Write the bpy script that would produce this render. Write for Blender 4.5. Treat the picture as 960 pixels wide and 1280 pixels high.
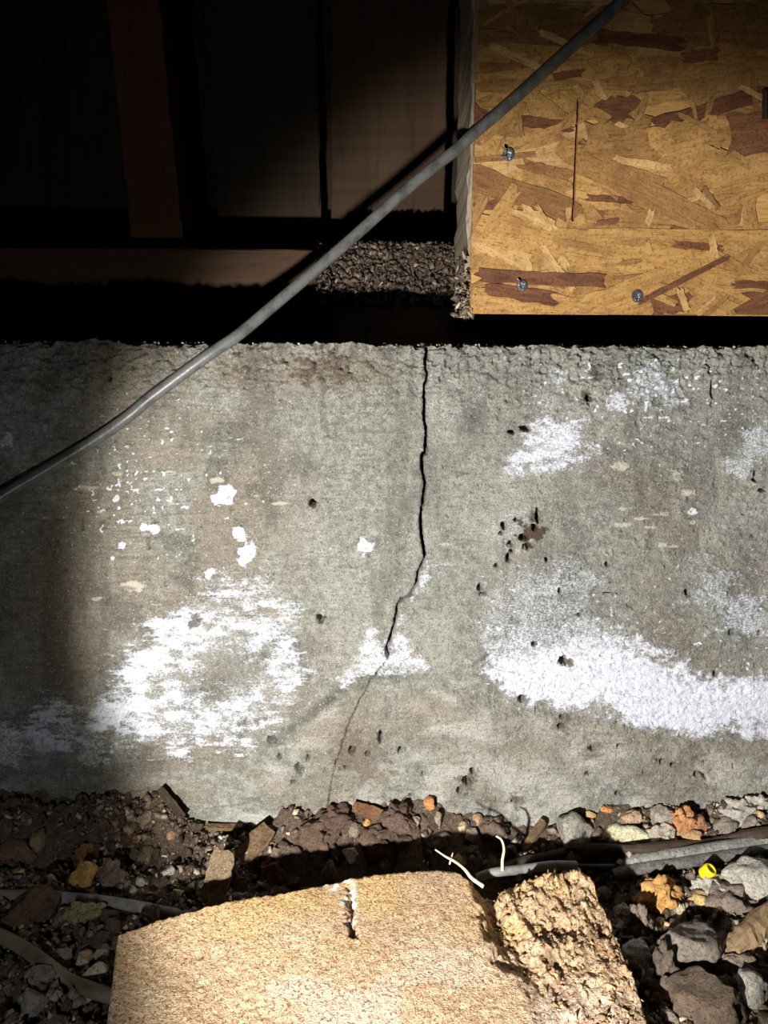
import bpy, bmesh, math, random
import numpy as np
from mathutils import Vector, Matrix

# ------------------------------------------------------------------ scene, camera, light, exposure
for o in list(bpy.data.objects):
    bpy.data.objects.remove(o)
scene = bpy.context.scene
COL = scene.collection
F = 960.0                       # focal length in pixels of the 960x1280 frame
CAM_Z = 0.40
PITCH = math.radians(9.5)
ROLL = math.radians(0.45)
WALL_Y = 0.60                   # concrete face
OSB_Y = 0.655
SILL_Y = 0.80
BACK_Y = 0.963

cd = bpy.data.cameras.new('camera')
cam = bpy.data.objects.new('camera', cd)
COL.objects.link(cam)
cd.sensor_fit = 'HORIZONTAL'
cd.sensor_width = 36.0
cd.lens = 36.0
cd.clip_start = 0.01
CR = Matrix.Rotation(math.radians(90) - PITCH, 3, 'X') @ Matrix.Rotation(ROLL, 3, 'Z')
cam.matrix_world = Matrix.Translation((0, 0, CAM_Z)) @ CR.to_4x4()
scene.camera = cam

world = bpy.data.worlds.new('world')
scene.world = world
world.use_nodes = True
world.node_tree.nodes['Background'].inputs[0].default_value = (0.5, 0.55, 0.6, 1)
world.node_tree.nodes['Background'].inputs[1].default_value = 0.004

LIGHT_POS = Vector((-0.17, -0.05, CAM_Z - 0.20))
AXIS = Vector((0.358, 0.933, 0.035))


def spot(name, power, half_deg, blend, colour, radius=0.008):
    l = bpy.data.lights.new(name, 'SPOT')
    l.energy = power
    l.spot_size = math.radians(2 * half_deg)
    l.spot_blend = blend
    l.color = colour
    l.shadow_soft_size = radius
    o = bpy.data.objects.new(name, l)
    COL.objects.link(o)
    o.location = LIGHT_POS
    o.rotation_euler = AXIS.to_track_quat('-Z', 'Y').to_euler()
    return o


# one torch held low on the left: hot white beam, yellowish rim of the beam, weak wide spill
spot('torch_beam', 38.0, 29.2, 0.36, (1.0, 0.985, 0.965))
spot('torch_rim', 3.6, 31.2, 0.3, (1.0, 0.86, 0.45))
spot('torch_spill', 2.1, 80.0, 0.6, (0.92, 0.97, 1.0))

vs = scene.view_settings
vs.view_transform = 'Standard'
vs.look = 'None'
vs.exposure = 0.0
vs.gamma = 1.0
vs.use_curve_mapping = False

rng = random.Random(7)
nrg = np.random.default_rng(11)
CRN = np.array(CR)


# ------------------------------------------------------------------ geometry of the view (design helpers)
def ray(u, v):
    d = CR @ Vector(((u - 480) / F, -(v - 640) / F, -1.0))
    return d


def PY(u, v, Y):
    d = ray(u, v)
    t = Y / d.y
    return Vector((d.x * t, Y, CAM_Z + d.z * t))


def PZ(u, v, z):
    d = ray(u, v)
    t = (z - CAM_Z) / d.z
    return Vector((d.x * t, d.y * t, z))


def to_px(x, y, z):
    """numpy arrays of world points -> pixel coordinates"""
    p = np.stack([x, y, z - CAM_Z], -1) @ CRN
    return 480 + F * p[..., 0] / -p[..., 2], 640 - F * p[..., 1] / -p[..., 2]


# ------------------------------------------------------------------ numpy noise
def _hash(ix, iy, seed):
    n = (ix.astype(np.int64) * 374761393 + iy.astype(np.int64) * 668265263 + seed * 974634777) & 0xffffffff
    n = ((n ^ (n >> 13)) * 1274126177) & 0xffffffff
    n = ((n ^ (n >> 16)) * 2246822519) & 0xffffffff
    return ((n ^ (n >> 15)) & 0xffffff) / float(0xffffff)


def vnoise(x, y, seed=0):
    ix = np.floor(x); iy = np.floor(y)
    fx = x - ix; fy = y - iy
    fx = fx * fx * (3 - 2 * fx); fy = fy * fy * (3 - 2 * fy)
    a = _hash(ix, iy, seed); b = _hash(ix + 1, iy, seed)
    c = _hash(ix, iy + 1, seed); d = _hash(ix + 1, iy + 1, seed)
    return (a * (1 - fx) + b * fx) * (1 - fy) + (c * (1 - fx) + d * fx) * fy


def fbm(x, y, seed=0, octaves=4, gain=0.5):
    s = 0; a = 1.0; t = 0
    for k in range(octaves):
        s = s + a * vnoise(x * 2 ** k + 17.3 * k, y * 2 ** k - 9.1 * k, seed + k)
        t += a
        a *= gain
    return s / t


def sstep(a, b, x):
    t = np.clip((x - a) / (b - a), 0, 1)
    return t * t * (3 - 2 * t)


def seg_dist(U, V, pts):
    best = np.full(U.shape, 1e9)
    for (x0, y0), (x1, y1) in zip(pts[:-1], pts[1:]):
        dx, dy = x1 - x0, y1 - y0
        t = np.clip(((U - x0) * dx + (V - y0) * dy) / (dx * dx + dy * dy + 1e-9), 0, 1)
        best = np.minimum(best, np.hypot(U - x0 - t * dx, V - y0 - t * dy))
    return best


def poly_sd(U, V, pts):
    """signed distance, positive inside"""
    d = seg_dist(U, V, pts + [pts[0]])
    ins = np.zeros(U.shape, bool)
    n = len(pts)
    for i in range(n):
        x0, y0 = pts[i]; x1, y1 = pts[(i + 1) % n]
        if y0 == y1:
            continue
        c = ((y0 > V) != (y1 > V)) & (U < (x1 - x0) * (V - y0) / (y1 - y0) + x0)
        ins ^= c
    return np.where(ins, d, -d)


def smooth_line(pts, n=8):
    out = []
    P = [pts[0]] + list(pts) + [pts[-1]]
    for i in range(1, len(P) - 2):
        p0, p1, p2, p3 = [np.array(P[i + k], float) for k in (-1, 0, 1, 2)]
        for j in range(n):
            t = j / n
            out.append(tuple(0.5 * (2 * p1 + (p2 - p0) * t + (2 * p0 - 5 * p1 + 4 * p2 - p3) * t * t + (3 * p1 - p0 - 3 * p2 + p3) * t ** 3)))
    out.append(tuple(float(q) for q in pts[-1]))
    return out


# ------------------------------------------------------------------ mesh helpers
def link(name, mesh, mat=None, parent=None, smooth=False):
    o = bpy.data.objects.new(name, mesh)
    COL.objects.link(o)
    if mat is not None and not mesh.materials:
        mesh.materials.append(mat)
    if parent is not None:
        o.parent = parent
    if smooth:
        mesh.polygons.foreach_set('use_smooth', np.ones(len(mesh.polygons), bool))
    return o


def tag(o, label=None, cat=None, group=None, kind=None):
    if label: o['label'] = label
    if cat: o['category'] = cat
    if group: o['group'] = group
    if kind: o['kind'] = kind
    return o


def empty(name, loc=(0, 0, 0), rot=None):
    o = bpy.data.objects.new(name, None)
    COL.objects.link(o)
    o.location = loc
    o.empty_display_size = 0.02
    if rot is not None:
        o.rotation_euler = rot
    return o


def grid_mesh(name, P, attrs=None):
    """P: (rows, cols, 3) points -> quad mesh"""
    r, c = P.shape[:2]
    me = bpy.data.meshes.new(name)
    idx = np.arange(r * c).reshape(r, c)
    q = np.stack([idx[:-1, :-1], idx[:-1, 1:], idx[1:, 1:], idx[1:, :-1]], -1).reshape(-1, 4)
    me.vertices.add(r * c)
    me.vertices.foreach_set('co', P.reshape(-1).astype(np.float32))
    me.loops.add(q.size)
    me.loops.foreach_set('vertex_index', q.reshape(-1).astype(np.int32))
    me.polygons.add(len(q))
    me.polygons.foreach_set('loop_start', np.arange(0, q.size, 4, dtype=np.int32))
    me.update(calc_edges=True)
    for k, a in (attrs or {}).items():
        at = me.attributes.new(k, 'FLOAT', 'POINT')
        at.data.foreach_set('value', a.reshape(-1).astype(np.float32))
    return me


def bm_mesh(name, bm):
    me = bpy.data.meshes.new(name)
    bmesh.ops.recalc_face_normals(bm, faces=bm.faces)
    bm.to_mesh(me)
    bm.free()
    return me


def box(bm, x0, x1, y0, y1, z0, z1):
    vv = [bm.verts.new((x, y, z)) for z in (z0, z1) for y in (y0, y1) for x in (x0, x1)]
    for f in ((0, 1, 3, 2), (4, 6, 7, 5), (0, 4, 5, 1), (2, 3, 7, 6), (0, 2, 6, 4), (1, 5, 7, 3)):
        bm.faces.new([vv[i] for i in f])


def tube_mesh(name, pts, radii, sides=14, flat=1.0, wob=0.0, seed=1):
    """tube through 3-D points, radius per point, closed ends"""
    r_ = random.Random(seed)
    bm = bmesh.new()
    pts = [Vector(p) for p in pts]
    rings = []
    up = Vector((0, 0, 1))
    for i, p in enumerate(pts):
        t = (pts[min(i + 1, len(pts) - 1)] - pts[max(i - 1, 0)]).normalized()
        s = t.cross(up)
        if s.length < 1e-3:
            s = t.cross(Vector((0, 1, 0)))
        s.normalize()
        n = s.cross(t).normalized()
        ra = radii[i] if hasattr(radii, '__len__') else radii
        ring = []
        for k in range(sides):
            a = 2 * math.pi * k / sides
            w = 1 + wob * (r_.random() - .5)
            ring.append(bm.verts.new(p + (s * math.cos(a) + n * math.sin(a) * flat) * ra * w))
        rings.append(ring)
    for a, b in zip(rings[:-1], rings[1:]):
        for k in range(sides):
            bm.faces.new((a[k], a[(k + 1) % sides], b[(k + 1) % sides], b[k]))
    bm.faces.new(rings[0][::-1])
    bm.faces.new(rings[-1])
    return bm_mesh(name, bm)


# ------------------------------------------------------------------ materials
def lin(rgb):
    return tuple(((c / 255) / 12.92 if c / 255 <= 0.04045 else ((c / 255 + 0.055) / 1.055) ** 2.4) for c in rgb) + (1,)


class NT:
    def __init__(self, name, rough=0.85, spec=0.25):
        self.m = bpy.data.materials.new(name)
        self.m.use_nodes = True
        self.t = self.m.node_tree
        self.b = self.t.nodes['Principled BSDF']
        self.b.inputs['Roughness'].default_value = rough
        self.b.inputs['Specular IOR Level'].default_value = spec
        self._tc = None

    def n(self, kind, **kw):
        nd = self.t.nodes.new(kind)
        for k, v in kw.items():
            setattr(nd, k, v)
        return nd

    def l(self, a, b):
        self.t.links.new(a, b)

    def obj(self, scale=(1, 1, 1)):
        if self._tc is None:
            self._tc = self.n('ShaderNodeTexCoord')
        mp = self.n('ShaderNodeMapping')
        mp.inputs['Scale'].default_value = scale
        self.l(self._tc.outputs['Object'], mp.inputs['Vector'])
        return mp.outputs['Vector']

    def noise(self, scale, detail=4, vec=None, rough=0.6):
        nd = self.n('ShaderNodeTexNoise')
        nd.inputs['Scale'].default_value = scale
        nd.inputs['Detail'].default_value = detail
        nd.inputs['Roughness'].default_value = rough
        self.l(vec if vec is not None else self.obj(), nd.inputs['Vector'])
        return nd.outputs['Fac']

    def voro(self, scale, vec=None, feature='F1'):
        nd = self.n('ShaderNodeTexVoronoi', feature=feature)
        nd.inputs['Scale'].default_value = scale
        self.l(vec if vec is not None else self.obj(), nd.inputs['Vector'])
        return nd.outputs['Distance']

    def attr(self, name):
        nd = self.n('ShaderNodeAttribute', attribute_name=name)
        return nd.outputs['Fac']

    def rng(self, fac, a, b, c=0.0, d=1.0):
        nd = self.n('ShaderNodeMapRange', interpolation_type='SMOOTHSTEP')
        self.l(fac, nd.inputs['Value'])
        for k, v in zip(('From Min', 'From Max', 'To Min', 'To Max'), (a, b, c, d)):
            nd.inputs[k].default_value = v
        return nd.outputs['Result']

    def math(self, op, a, b):
        nd = self.n('ShaderNodeMath', operation=op)
        for i, x in enumerate((a, b)):
            if isinstance(x, (int, float)):
                nd.inputs[i].default_value = x
            else:
                self.l(x, nd.inputs[i])
        return nd.outputs[0]

    def mix(self, fac, a, b, blend='MIX'):
        nd = self.n('ShaderNodeMix', data_type='RGBA', blend_type=blend)
        for i, x in ((0, fac), (6, a), (7, b)):
            if isinstance(x, (int, float)):
                nd.inputs[i].default_value = x
            elif isinstance(x, tuple):
                nd.inputs[i].default_value = x
            else:
                self.l(x, nd.inputs[i])
        return nd.outputs[2]

    def color(self, c):
        if isinstance(c, tuple):
            self.b.inputs['Base Color'].default_value = c
        else:
            self.l(c, self.b.inputs['Base Color'])

    def bump(self, h, strength=0.5, dist=0.001):
        nd = self.n('ShaderNodeBump')
        nd.inputs['Strength'].default_value = strength
        nd.inputs['Distance'].default_value = dist
        self.l(h, nd.inputs['Height'])
        self.l(nd.outputs['Normal'], self.b.inputs['Normal'])


def concrete_material():
    m = NT('concrete', 0.9, 0.2)
    fine = m.noise(800, 3, None, 0.7)
    mid = m.noise(150, 6, None, 0.7)
    streak = m.noise(55, 6, m.obj((1, 1, 9)), 0.75)
    base = m.mix(m.rng(mid, 0.32, 0.68), lin((116, 116, 109)), lin((160, 160, 151)))
    base = m.mix(m.rng(m.attr('light'), 0, 1), base, lin((180, 177, 168)))
    base = m.mix(m.rng(m.attr('brown'), 0, 1), base, lin((128, 113, 97)))
    base = m.mix(m.rng(m.attr('dark'), 0, 1), base, lin((70, 67, 62)))
    base = m.mix(m.rng(streak, 0.42, 0.70, 0, 0.40), base, lin((88, 85, 78)))
    base = m.mix(m.rng(fine, 0.50, 0.68, 0, 0.75), base, lin((72, 68, 62)))
    base = m.mix(m.rng(m.noise(620, 3, None, 0.7), 0.58, 0.70, 0, 0.65), base, lin((204, 201, 194)))
    base = m.mix(m.attr('flake'), base, lin((180, 174, 160)))
    grain = m.noise(520, 5, m.obj((1, 1, 1.5)), 0.8)
    e = m.math('ADD', m.attr('eff'), m.math('MULTIPLY', m.math('SUBTRACT', grain, 0.5), 1.7))
    eff = m.rng(e, 0.30, 0.78, 0, 0.94)
    gap = m.rng(m.noise(330, 4, None, 0.7), 0.55, 0.64, 0, 0.62)
    eff = m.math('MULTIPLY', eff, m.math('SUBTRACT', 1.0, gap))
    base = m.mix(eff, base, m.mix(m.rng(mid, 0.35, 0.65), lin((204, 207, 222)), lin((226, 229, 240))))
    base = m.mix(m.attr('dirt'), base, lin((70, 52, 40)))
    m.color(base)
    h = m.math('ADD', m.math('MULTIPLY', fine, 0.9), m.noise(300, 5))
    m.bump(h, 0.9, 0.0016)
    return m.m


def wood_material(name, a, b, dark, scale=(1, 1, 1), rough=0.75, contrast=0.5, varied=False):
    """grain runs along local X (scale stretches it)"""
    m = NT(name, rough, 0.25)
    vec = m.obj(scale)
    oi = m.n('ShaderNodeObjectInfo')
    add = m.n('ShaderNodeVectorMath', operation='ADD')
    m.l(vec, add.inputs[0])
    sc = m.n('ShaderNodeVectorMath', operation='SCALE')
    cmb = m.n('ShaderNodeCombineXYZ')
    for i in range(3):
        m.l(oi.outputs['Random'], cmb.inputs[i])
    m.l(cmb.outputs[0], sc.inputs[0])
    sc.inputs['Scale'].default_value = 37.0
    m.l(sc.outputs[0], add.inputs[1])
    g = m.noise(1.0, 6, add.outputs[0], 0.65)
    c = m.mix(m.rng(g, 0.3, 0.7), a, b)
    g2 = m.noise(3.2, 4, add.outputs[0], 0.7)
    c = m.mix(m.rng(g2, 0.50, 0.70, 0, contrast), c, dark)
    if varied:
        hs = m.n('ShaderNodeHueSaturation')
        m.l(c, hs.inputs['Color'])
        m.l(m.rng(oi.outputs['Random'], 0, 1, 0.82, 1.08), hs.inputs['Value'])
        c = hs.outputs['Color']
        geo = m.n('ShaderNodeNewGeometry')
        c = m.mix(m.rng(m.noise(45, 6, geo.outputs['Position'], 0.7), 0.44, 0.70, 0, 0.5), c, dark)
        c = m.mix(m.rng(m.noise(420, 4, geo.outputs['Position'], 0.75), 0.50, 0.66, 0, 0.75), c, dark)
    m.color(c)
    m.bump(g2, 0.5, 0.0006)
    return m.m


def rock_material(name, a, b=None, dark=None, rough=0.85, scale=160, spec=0.3, specks=0.0):
    m = NT(name, rough, spec)
    pos = m.n('ShaderNodeNewGeometry').outputs['Position']
    b = b or tuple(min(255, int(c * 1.25)) for c in a)
    dark = dark or tuple(int(c * 0.5) for c in a)
    c = m.mix(m.rng(m.noise(scale, 6, pos, 0.7), 0.35, 0.65), lin(a), lin(b))
    c = m.mix(m.rng(m.noise(scale * 3.1, 4, pos, 0.75), 0.50, 0.68, 0, 0.85), c, lin(dark))
    if specks:
        c = m.mix(m.rng(m.noise(scale * 4.3, 3, pos, 0.7), 0.60, 0.68, 0, specks), c, lin((225, 220, 210)))
    m.color(c)
    m.bump(m.noise(scale * 1.6, 6, pos, 0.75), 1.0, 0.0045)
    return m.m


M = {}
M['concrete'] = concrete_material()
M['soil'] = rock_material('soil', (96, 79, 66), (126, 106, 89), (44, 36, 30), 0.8, 180, 0.35, 0.5)


def crumb_material():
    m = NT('crumbs', 0.55, 0.5)
    a = m.attr('tone')
    cr = m.n('ShaderNodeValToRGB')
    e = cr.color_ramp.elements
    e[0].position = 0.0; e[0].color = lin((66, 55, 46))
    e[1].position = 1.0; e[1].color = lin((215, 205, 185))
    for p, c in ((0.35, (104, 86, 72)), (0.6, (138, 122, 104)), (0.78, (178, 166, 146)), (0.88, (196, 160, 112))):
        x = e.new(p); x.color = lin(c)
    m.l(a, cr.inputs[0])
    c = m.mix(m.rng(m.noise(500, 3), 0.5, 0.75, 0, 0.6), cr.outputs[0], lin((40, 33, 28)))
    m.color(c)
    m.bump(m.noise(700, 3), 0.6, 0.001)
    return m.m


M['crumbs'] = crumb_material()

# ================================================================== THE SETTING
# ------------------------------------------------------------------ concrete stem wall: a cast face with crack, pits and salt crust
dense = np.arange(-0.33, 0.3301, 0.00075)
xs = np.concatenate([np.linspace(-0.62, -0.335, 40), dense, np.linspace(0.335, 0.62, 40)])
Z_TOP = PY(480, 431, WALL_Y).z
zs = np.concatenate([np.linspace(-0.03, 0.015, 12), np.arange(0.016, Z_TOP - 0.0004, 0.00075), [Z_TOP]])
X, Z = np.meshgrid(xs, zs)
U, V = to_px(X, np.full_like(X, WALL_Y), Z)

CRACK = [(534, 425), (533, 445), (532, 455), (534, 470), (531, 483), (530, 495), (531, 505), (530, 515), (533, 540), (532, 552), (533, 565), (528, 570), (528, 590),
         (532, 605), (528, 630), (526, 655), (529, 680), (531, 698), (525, 710), (522, 722), (520, 731), (514, 742), (506, 748), (499, 752), (496, 762), (495, 771),
         (488, 799), (484, 808), (483, 813), (486, 822)]
HAIR = [(486, 822), (476, 835), (462, 852), (454, 867), (444, 885), (435, 905), (431, 920), (427, 933), (421, 948), (417, 961), (413, 980), (410, 1010)]
HAIR2 = [(258, 1010), (285, 1007), (305, 1003), (322, 996), (342, 993)]
SHORT = [(885, 425), (891, 470), (893, 500), (888, 512)]
PITS = [(703, 824, 5, 4), (711, 830, 7, 4.5), (706, 827, 5, 3), (600, 735, 2.6, 5), (604, 742, 6, 2.6), (672, 645, 3, 9), (630, 657, 4, 6), (626, 666, 4, 4), (645, 650, 3, 3),
        (638, 680, 4, 3), (655, 672, 6, 4), (668, 660, 5, 4), (660, 683, 5, 4), (640, 690, 3, 3), (103, 657, 1.6, 9), (185, 680, 2, 10), (735, 497, 4, 6), (640, 540, 5, 3), (658, 536, 6, 4),
        (652, 873, 3, 4), (702, 895, 4, 3), (668, 805, 3, 3), (764, 742, 8, 2), (724, 768, 3, 3), (945, 598, 3, 7), (952, 613, 6, 2.5), (892, 486, 2.5, 10), (400, 775, 4, 6), (895, 842, 4, 2.5),
        (404, 772, 5, 2), (390, 629, 4, 4), (137, 473, 3, 5), (700, 905, 6, 4), (740, 933, 5, 4), (870, 965, 5, 3), (880, 967, 4, 3), (842, 954, 5, 3), (828, 950, 5, 2.5), (775, 930, 5, 3),
        (735, 965, 4, 3), (530, 965, 4, 2.5), (500, 935, 3, 5), (440, 935, 4, 6), (460, 940, 3, 4), (475, 920, 3, 7), (432, 958, 3, 3), (585, 975, 6, 5), (575, 985, 4, 4), (590, 962, 3, 5), (515, 990, 4, 3),
        (773, 990, 5, 3), (645, 998, 6, 3), (950, 790, 3, 3), (760, 705, 3, 3), (683, 700, 3, 3), (620, 707, 3, 3), (636, 697, 3, 5), (700, 738, 2.5, 4), (914, 790, 2.5, 4), (860, 740, 3, 4),
        (340, 925, 6, 4), (375, 960, 5, 6), (350, 945, 3, 4), (385, 945, 3, 5), (368, 975, 4, 3)]
EFF_L = [(290, 703), (335, 700), (350, 720), (362, 760), (374, 800), (381, 830), (372, 872), (350, 910), (318, 928), (300, 945), (262, 935), (230, 958), (200, 945), (165, 940), (130, 935), (90, 936), (60, 940),
         (-60, 930), (-60, 890), (40, 893), (56, 868), (66, 866), (88, 882), (118, 880), (135, 858), (150, 828), (178, 800), (190, 770), (203, 756), (245, 742), (258, 715)]
EFF_M = [(533, 700), (558, 703), (556, 708), (538, 716), (534, 732), (520, 752), (508, 766), (500, 782), (512, 800), (534, 822), (540, 838), (505, 845), (470, 842), (450, 850), (438, 866), (420, 866), (424, 842),
         (446, 815), (455, 788), (460, 777), (475, 789), (466, 800), (480, 815), (490, 800), (497, 772), (506, 752), (521, 733), (526, 712)]
EFF_R = [(628, 702), (650, 694), (690, 698), (740, 704), (768, 720), (770, 742), (738, 762), (770, 775), (798, 798), (802, 815), (840, 828), (862, 850), (890, 850), (925, 846), (1010, 836), (1010, 920), (905, 922), (842, 926),
         (795, 912), (770, 892), (705, 884), (650, 882), (612, 862), (598, 835), (600, 790), (596, 760), (606, 742), (622, 728)]
EFF_U = [(612, 588), (640, 562), (652, 545), (688, 498), (700, 512), (712, 505), (738, 520), (748, 555), (738, 588), (700, 592), (660, 588), (630, 594)]

n1 = fbm(U / 26, V / 20, 3, 5, 0.62)
n2 = fbm(U / 7, V / 5, 9, 3, 0.6)
nst = fbm(U / 38, V / 3.2, 21, 3, 0.6)              # brushed horizontal streaks
jit = (n1 - .5) * 60 + (n2 - .5) * 26


def patch(poly, soft, streaks=0.0, amt=1.0):
    sd = poly_sd(U, V, poly) + jit * amt + (nst - .5) * streaks
    return sstep(-soft, soft, sd)


nmod = 0.30 + 1.15 * fbm(U / 20, V / 7, 45, 4, 0.65)
eff = patch(EFF_L, 30, 46) * (1 - 0.72 * np.exp(-(((U - 285) / 55) ** 2 + ((V - 835) / 40) ** 2))) * (0.62 + 0.38 * sstep(690, 800, V)) * 0.84 * nmod * (0.62 + 0.38 * sstep(0.34, 0.54, fbm(U / 24, V / 13, 47, 4, 0.65)))
eff = np.maximum(eff, patch(EFF_M, 12, 8, 0.55) * 0.62 * (0.3 + 0.8 * nmod))
upper = sstep(770, 850, V + 0.15 * (U - 700))
er = patch(EFF_R, 22, 12) * (0.46 + 0.46 * upper) * (0.45 + 0.55 * nmod)
eff = np.maximum(eff, er)
eff = np.maximum(eff, patch(EFF_U, 26, 0) * 0.72 * nmod)
for (cx, cy, r, s) in [(280, 620, 12, .95), (298, 668, 8, 1), (307, 694, 11, .9), (305, 700, 9, .9), (262, 716, 7, .9), (460, 686, 10, .8), (152, 682, 5, .9), (152, 652, 4, .8), (195, 662, 8, .8), (141, 697, 4, .8),
                       (180, 658, 4, .8), (145, 623, 4, .8), (120, 940, 22, .5), (15, 940, 18, .5), (865, 640, 5, .8), (770, 505, 14, .6), (815, 480, 26, .45), (840, 495, 20, .5), (700, 470, 12, .45), (945, 560, 26, .5),
                       (930, 585, 22, .5), (900, 740, 30, .45), (930, 770, 34, .5), (870, 700, 20, .35), (640, 655, 26, .35), (560, 515, 18, .3), (545, 465, 12, .3), (940, 640, 12, .35), (845, 597, 9, .4), (5, 552, 14, .55)]:
    sd = r - np.hypot(U - cx, V - cy) + (n1 - .5) * r * 2.2 + (n2 - .5) * r * 1.4
    eff = np.maximum(eff, sstep(-r * 0.35, r * 0.35, sd) * s)
# scattered white specks over the face
sp = fbm(U / 5.5, V / 4.5, 41, 2, 0.5)
spw = np.maximum(0.8 * np.exp(-(((U - 180) / 140) ** 2 + ((V - 600) / 110) ** 2)), 1.0 * np.exp(-(((U - 820) / 160) ** 2 + ((V - 500) / 80) ** 2)))
spw = np.maximum(spw, 0.45 * sstep(560, 800, V) * sstep(560, 620, U))
eff = np.maximum(eff, sstep(0.80 - 0.1 * spw, 0.88 - 0.1 * spw, sp) * (0.25 + spw))

# water line: below it the foot of the wall is smoother, browner and lighter
WL = np.interp(U, [-200, 0, 150, 260, 330, 380, 420, 450, 480, 540, 600, 650, 760, 900, 1100], [985, 975, 962, 962, 940, 905, 872, 855, 850, 853, 872, 888, 905, 928, 930])
below = sstep(-8, 12, V - WL + (n1 - .5) * 26)
eff = eff * (1 - below * 0.97)
eff = np.maximum(eff, below * 0.28 * sstep(0.62, 0.75, n2) * sstep(560, 700, U))
line = np.exp(-((V - WL + 6) / 11.0) ** 2) * sstep(290, 370, U) * (1 - sstep(480, 560, U))

brown = 0.36 * sstep(0.47, 0.70, fbm(U / 120, V / 60, 51, 4)) * sstep(560, 720, U) * (1 - below)
brown = np.maximum(brown, 0.7 * np.exp(-((V - 462) / 34) ** 2) * sstep(230, 290, U) * (1 - sstep(440, 560, U)) * (0.4 + n1))
brown = np.maximum(brown, 0.5 * below * sstep(0.42, 0.62, fbm(U / 60, V / 26, 61, 4)))
brown = np.maximum(brown, 0.4 * np.exp(-(((V - 918) - (U - 780) * 0.1) / 30) ** 2) * sstep(560, 650, U))
brown = np.maximum(brown, 0.55 * np.exp(-((U - 320 - 6 * (n1 - .5)) / 13) ** 2) * sstep(450, 480, V) * (1 - sstep(560, 640, V)))
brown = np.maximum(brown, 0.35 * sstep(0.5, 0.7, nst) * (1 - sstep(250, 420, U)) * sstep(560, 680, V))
brown = np.maximum(brown, 0.6 * np.exp(-((V - WL - 60) / 90) ** 2) * below * np.exp(-((U - 440) / 60) ** 2))
dark = 0.45 * sstep(0.48, 0.66, fbm(U / 70, V / 45, 71, 4)) * np.exp(-(((U - 800) / 160) ** 2 + ((V - 540) / 60) ** 2))
dark = np.maximum(dark, 0.75 * np.exp(-(((U - 590) / 24) ** 2 + ((V - 530) / 34) ** 2)) * (0.25 + n1))
dark = np.maximum(dark, 0.5 * np.exp(-(((U - 630) / 40) ** 2 + ((V - 470) / 18) ** 2)) * (0.25 + n1))
dark = np.maximum(dark, 0.62 * line * (0.5 + n1))
dark = np.maximum(dark, 0.42 * np.exp(-(((U - 285) / 62) ** 2 + ((V - 830) / 36) ** 2)))
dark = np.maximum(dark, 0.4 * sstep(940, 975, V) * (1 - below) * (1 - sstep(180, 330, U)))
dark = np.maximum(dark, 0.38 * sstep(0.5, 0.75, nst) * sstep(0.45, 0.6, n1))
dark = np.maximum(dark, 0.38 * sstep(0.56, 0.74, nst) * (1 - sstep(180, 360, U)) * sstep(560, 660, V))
dark = np.maximum(dark, 0.55 * sstep(0.66, 0.78, n2) * np.exp(-((V - 455) / 50) ** 2))
light = 0.75 * below * sstep(0.35, 0.65, fbm(U / 50, V / 40, 81, 3))
light = np.maximum(light, 0.35 * sstep(0.45, 0.65, fbm(U / 90, V / 90, 91, 3)) * (1 - below))
light = np.maximum(light, 0.5 * np.exp(-((V - 600) / 6) ** 2) * sstep(0.45, 0.6, n1) * sstep(280, 420, U) * (1 - sstep(640, 760, U)))

flake = np.zeros_like(U)
for (cx, cy, w, h) in [(775, 582, 15, 6), (862, 616, 9, 5), (835, 643, 18, 3.5), (780, 655, 10, 3.5), (812, 659, 9, 2.5), (828, 681, 6, 3.5), (865, 653, 4, 3), (779, 636, 5, 2.5), (842, 684, 7, 2.5), (107, 610, 17, 4),
                       (147, 592, 7, 3), (213, 591, 10, 3), (270, 600, 9, 4), (165, 733, 18, 7), (122, 748, 8, 3), (42, 582, 6, 2), (57, 535, 3, 4), (125, 640, 6, 3), (352, 629, 14, 2.5), (560, 680, 7, 2), (800, 648, 12, 2.5)]:
    d = np.hypot((U - cx) / w, (V - cy) / h) + (n2 - .5) * 1.3 + (n1 - .5) * .6
    flake = np.maximum(flake, 1 - sstep(0.8, 1.05, d))
flake *= 0.9 * sstep(0.30, 0.48, nst + 0.2 * (n2 - .5))
drip = fbm(U / 34, V / 150, 95, 4, 0.6)
mott = fbm(U / 55, V / 45, 97, 5, 0.65)
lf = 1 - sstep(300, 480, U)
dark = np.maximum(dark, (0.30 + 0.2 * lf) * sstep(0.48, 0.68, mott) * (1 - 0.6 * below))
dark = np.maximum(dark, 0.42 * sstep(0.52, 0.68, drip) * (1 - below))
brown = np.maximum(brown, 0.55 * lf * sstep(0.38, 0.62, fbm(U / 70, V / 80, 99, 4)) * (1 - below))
dirt = np.zeros_like(U)
for (cx, cy, r, s) in [(660, 670, 15, .9), (668, 645, 8, .7), (242, 776, 7, .8), (390, 629, 6, .9), (734, 497, 9, .8), (746, 468, 10, .55), (385, 462, 16, .6), (420, 455, 20, .45), (487, 812, 5, .6), (703, 905, 10, .5), (740, 935, 12, .4), (860, 962, 22, .35),
                       (450, 945, 30, .35), (585, 975, 12, .6), (645, 998, 10, .6), (100, 912, 8, .5)]:
    d = r - np.hypot(U - cx, V - cy) + (n1 - .5) * r * 2 + (n2 - .5) * r * 2.4
    dirt = np.maximum(dirt, sstep(-2, 3, d) * s)
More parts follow.
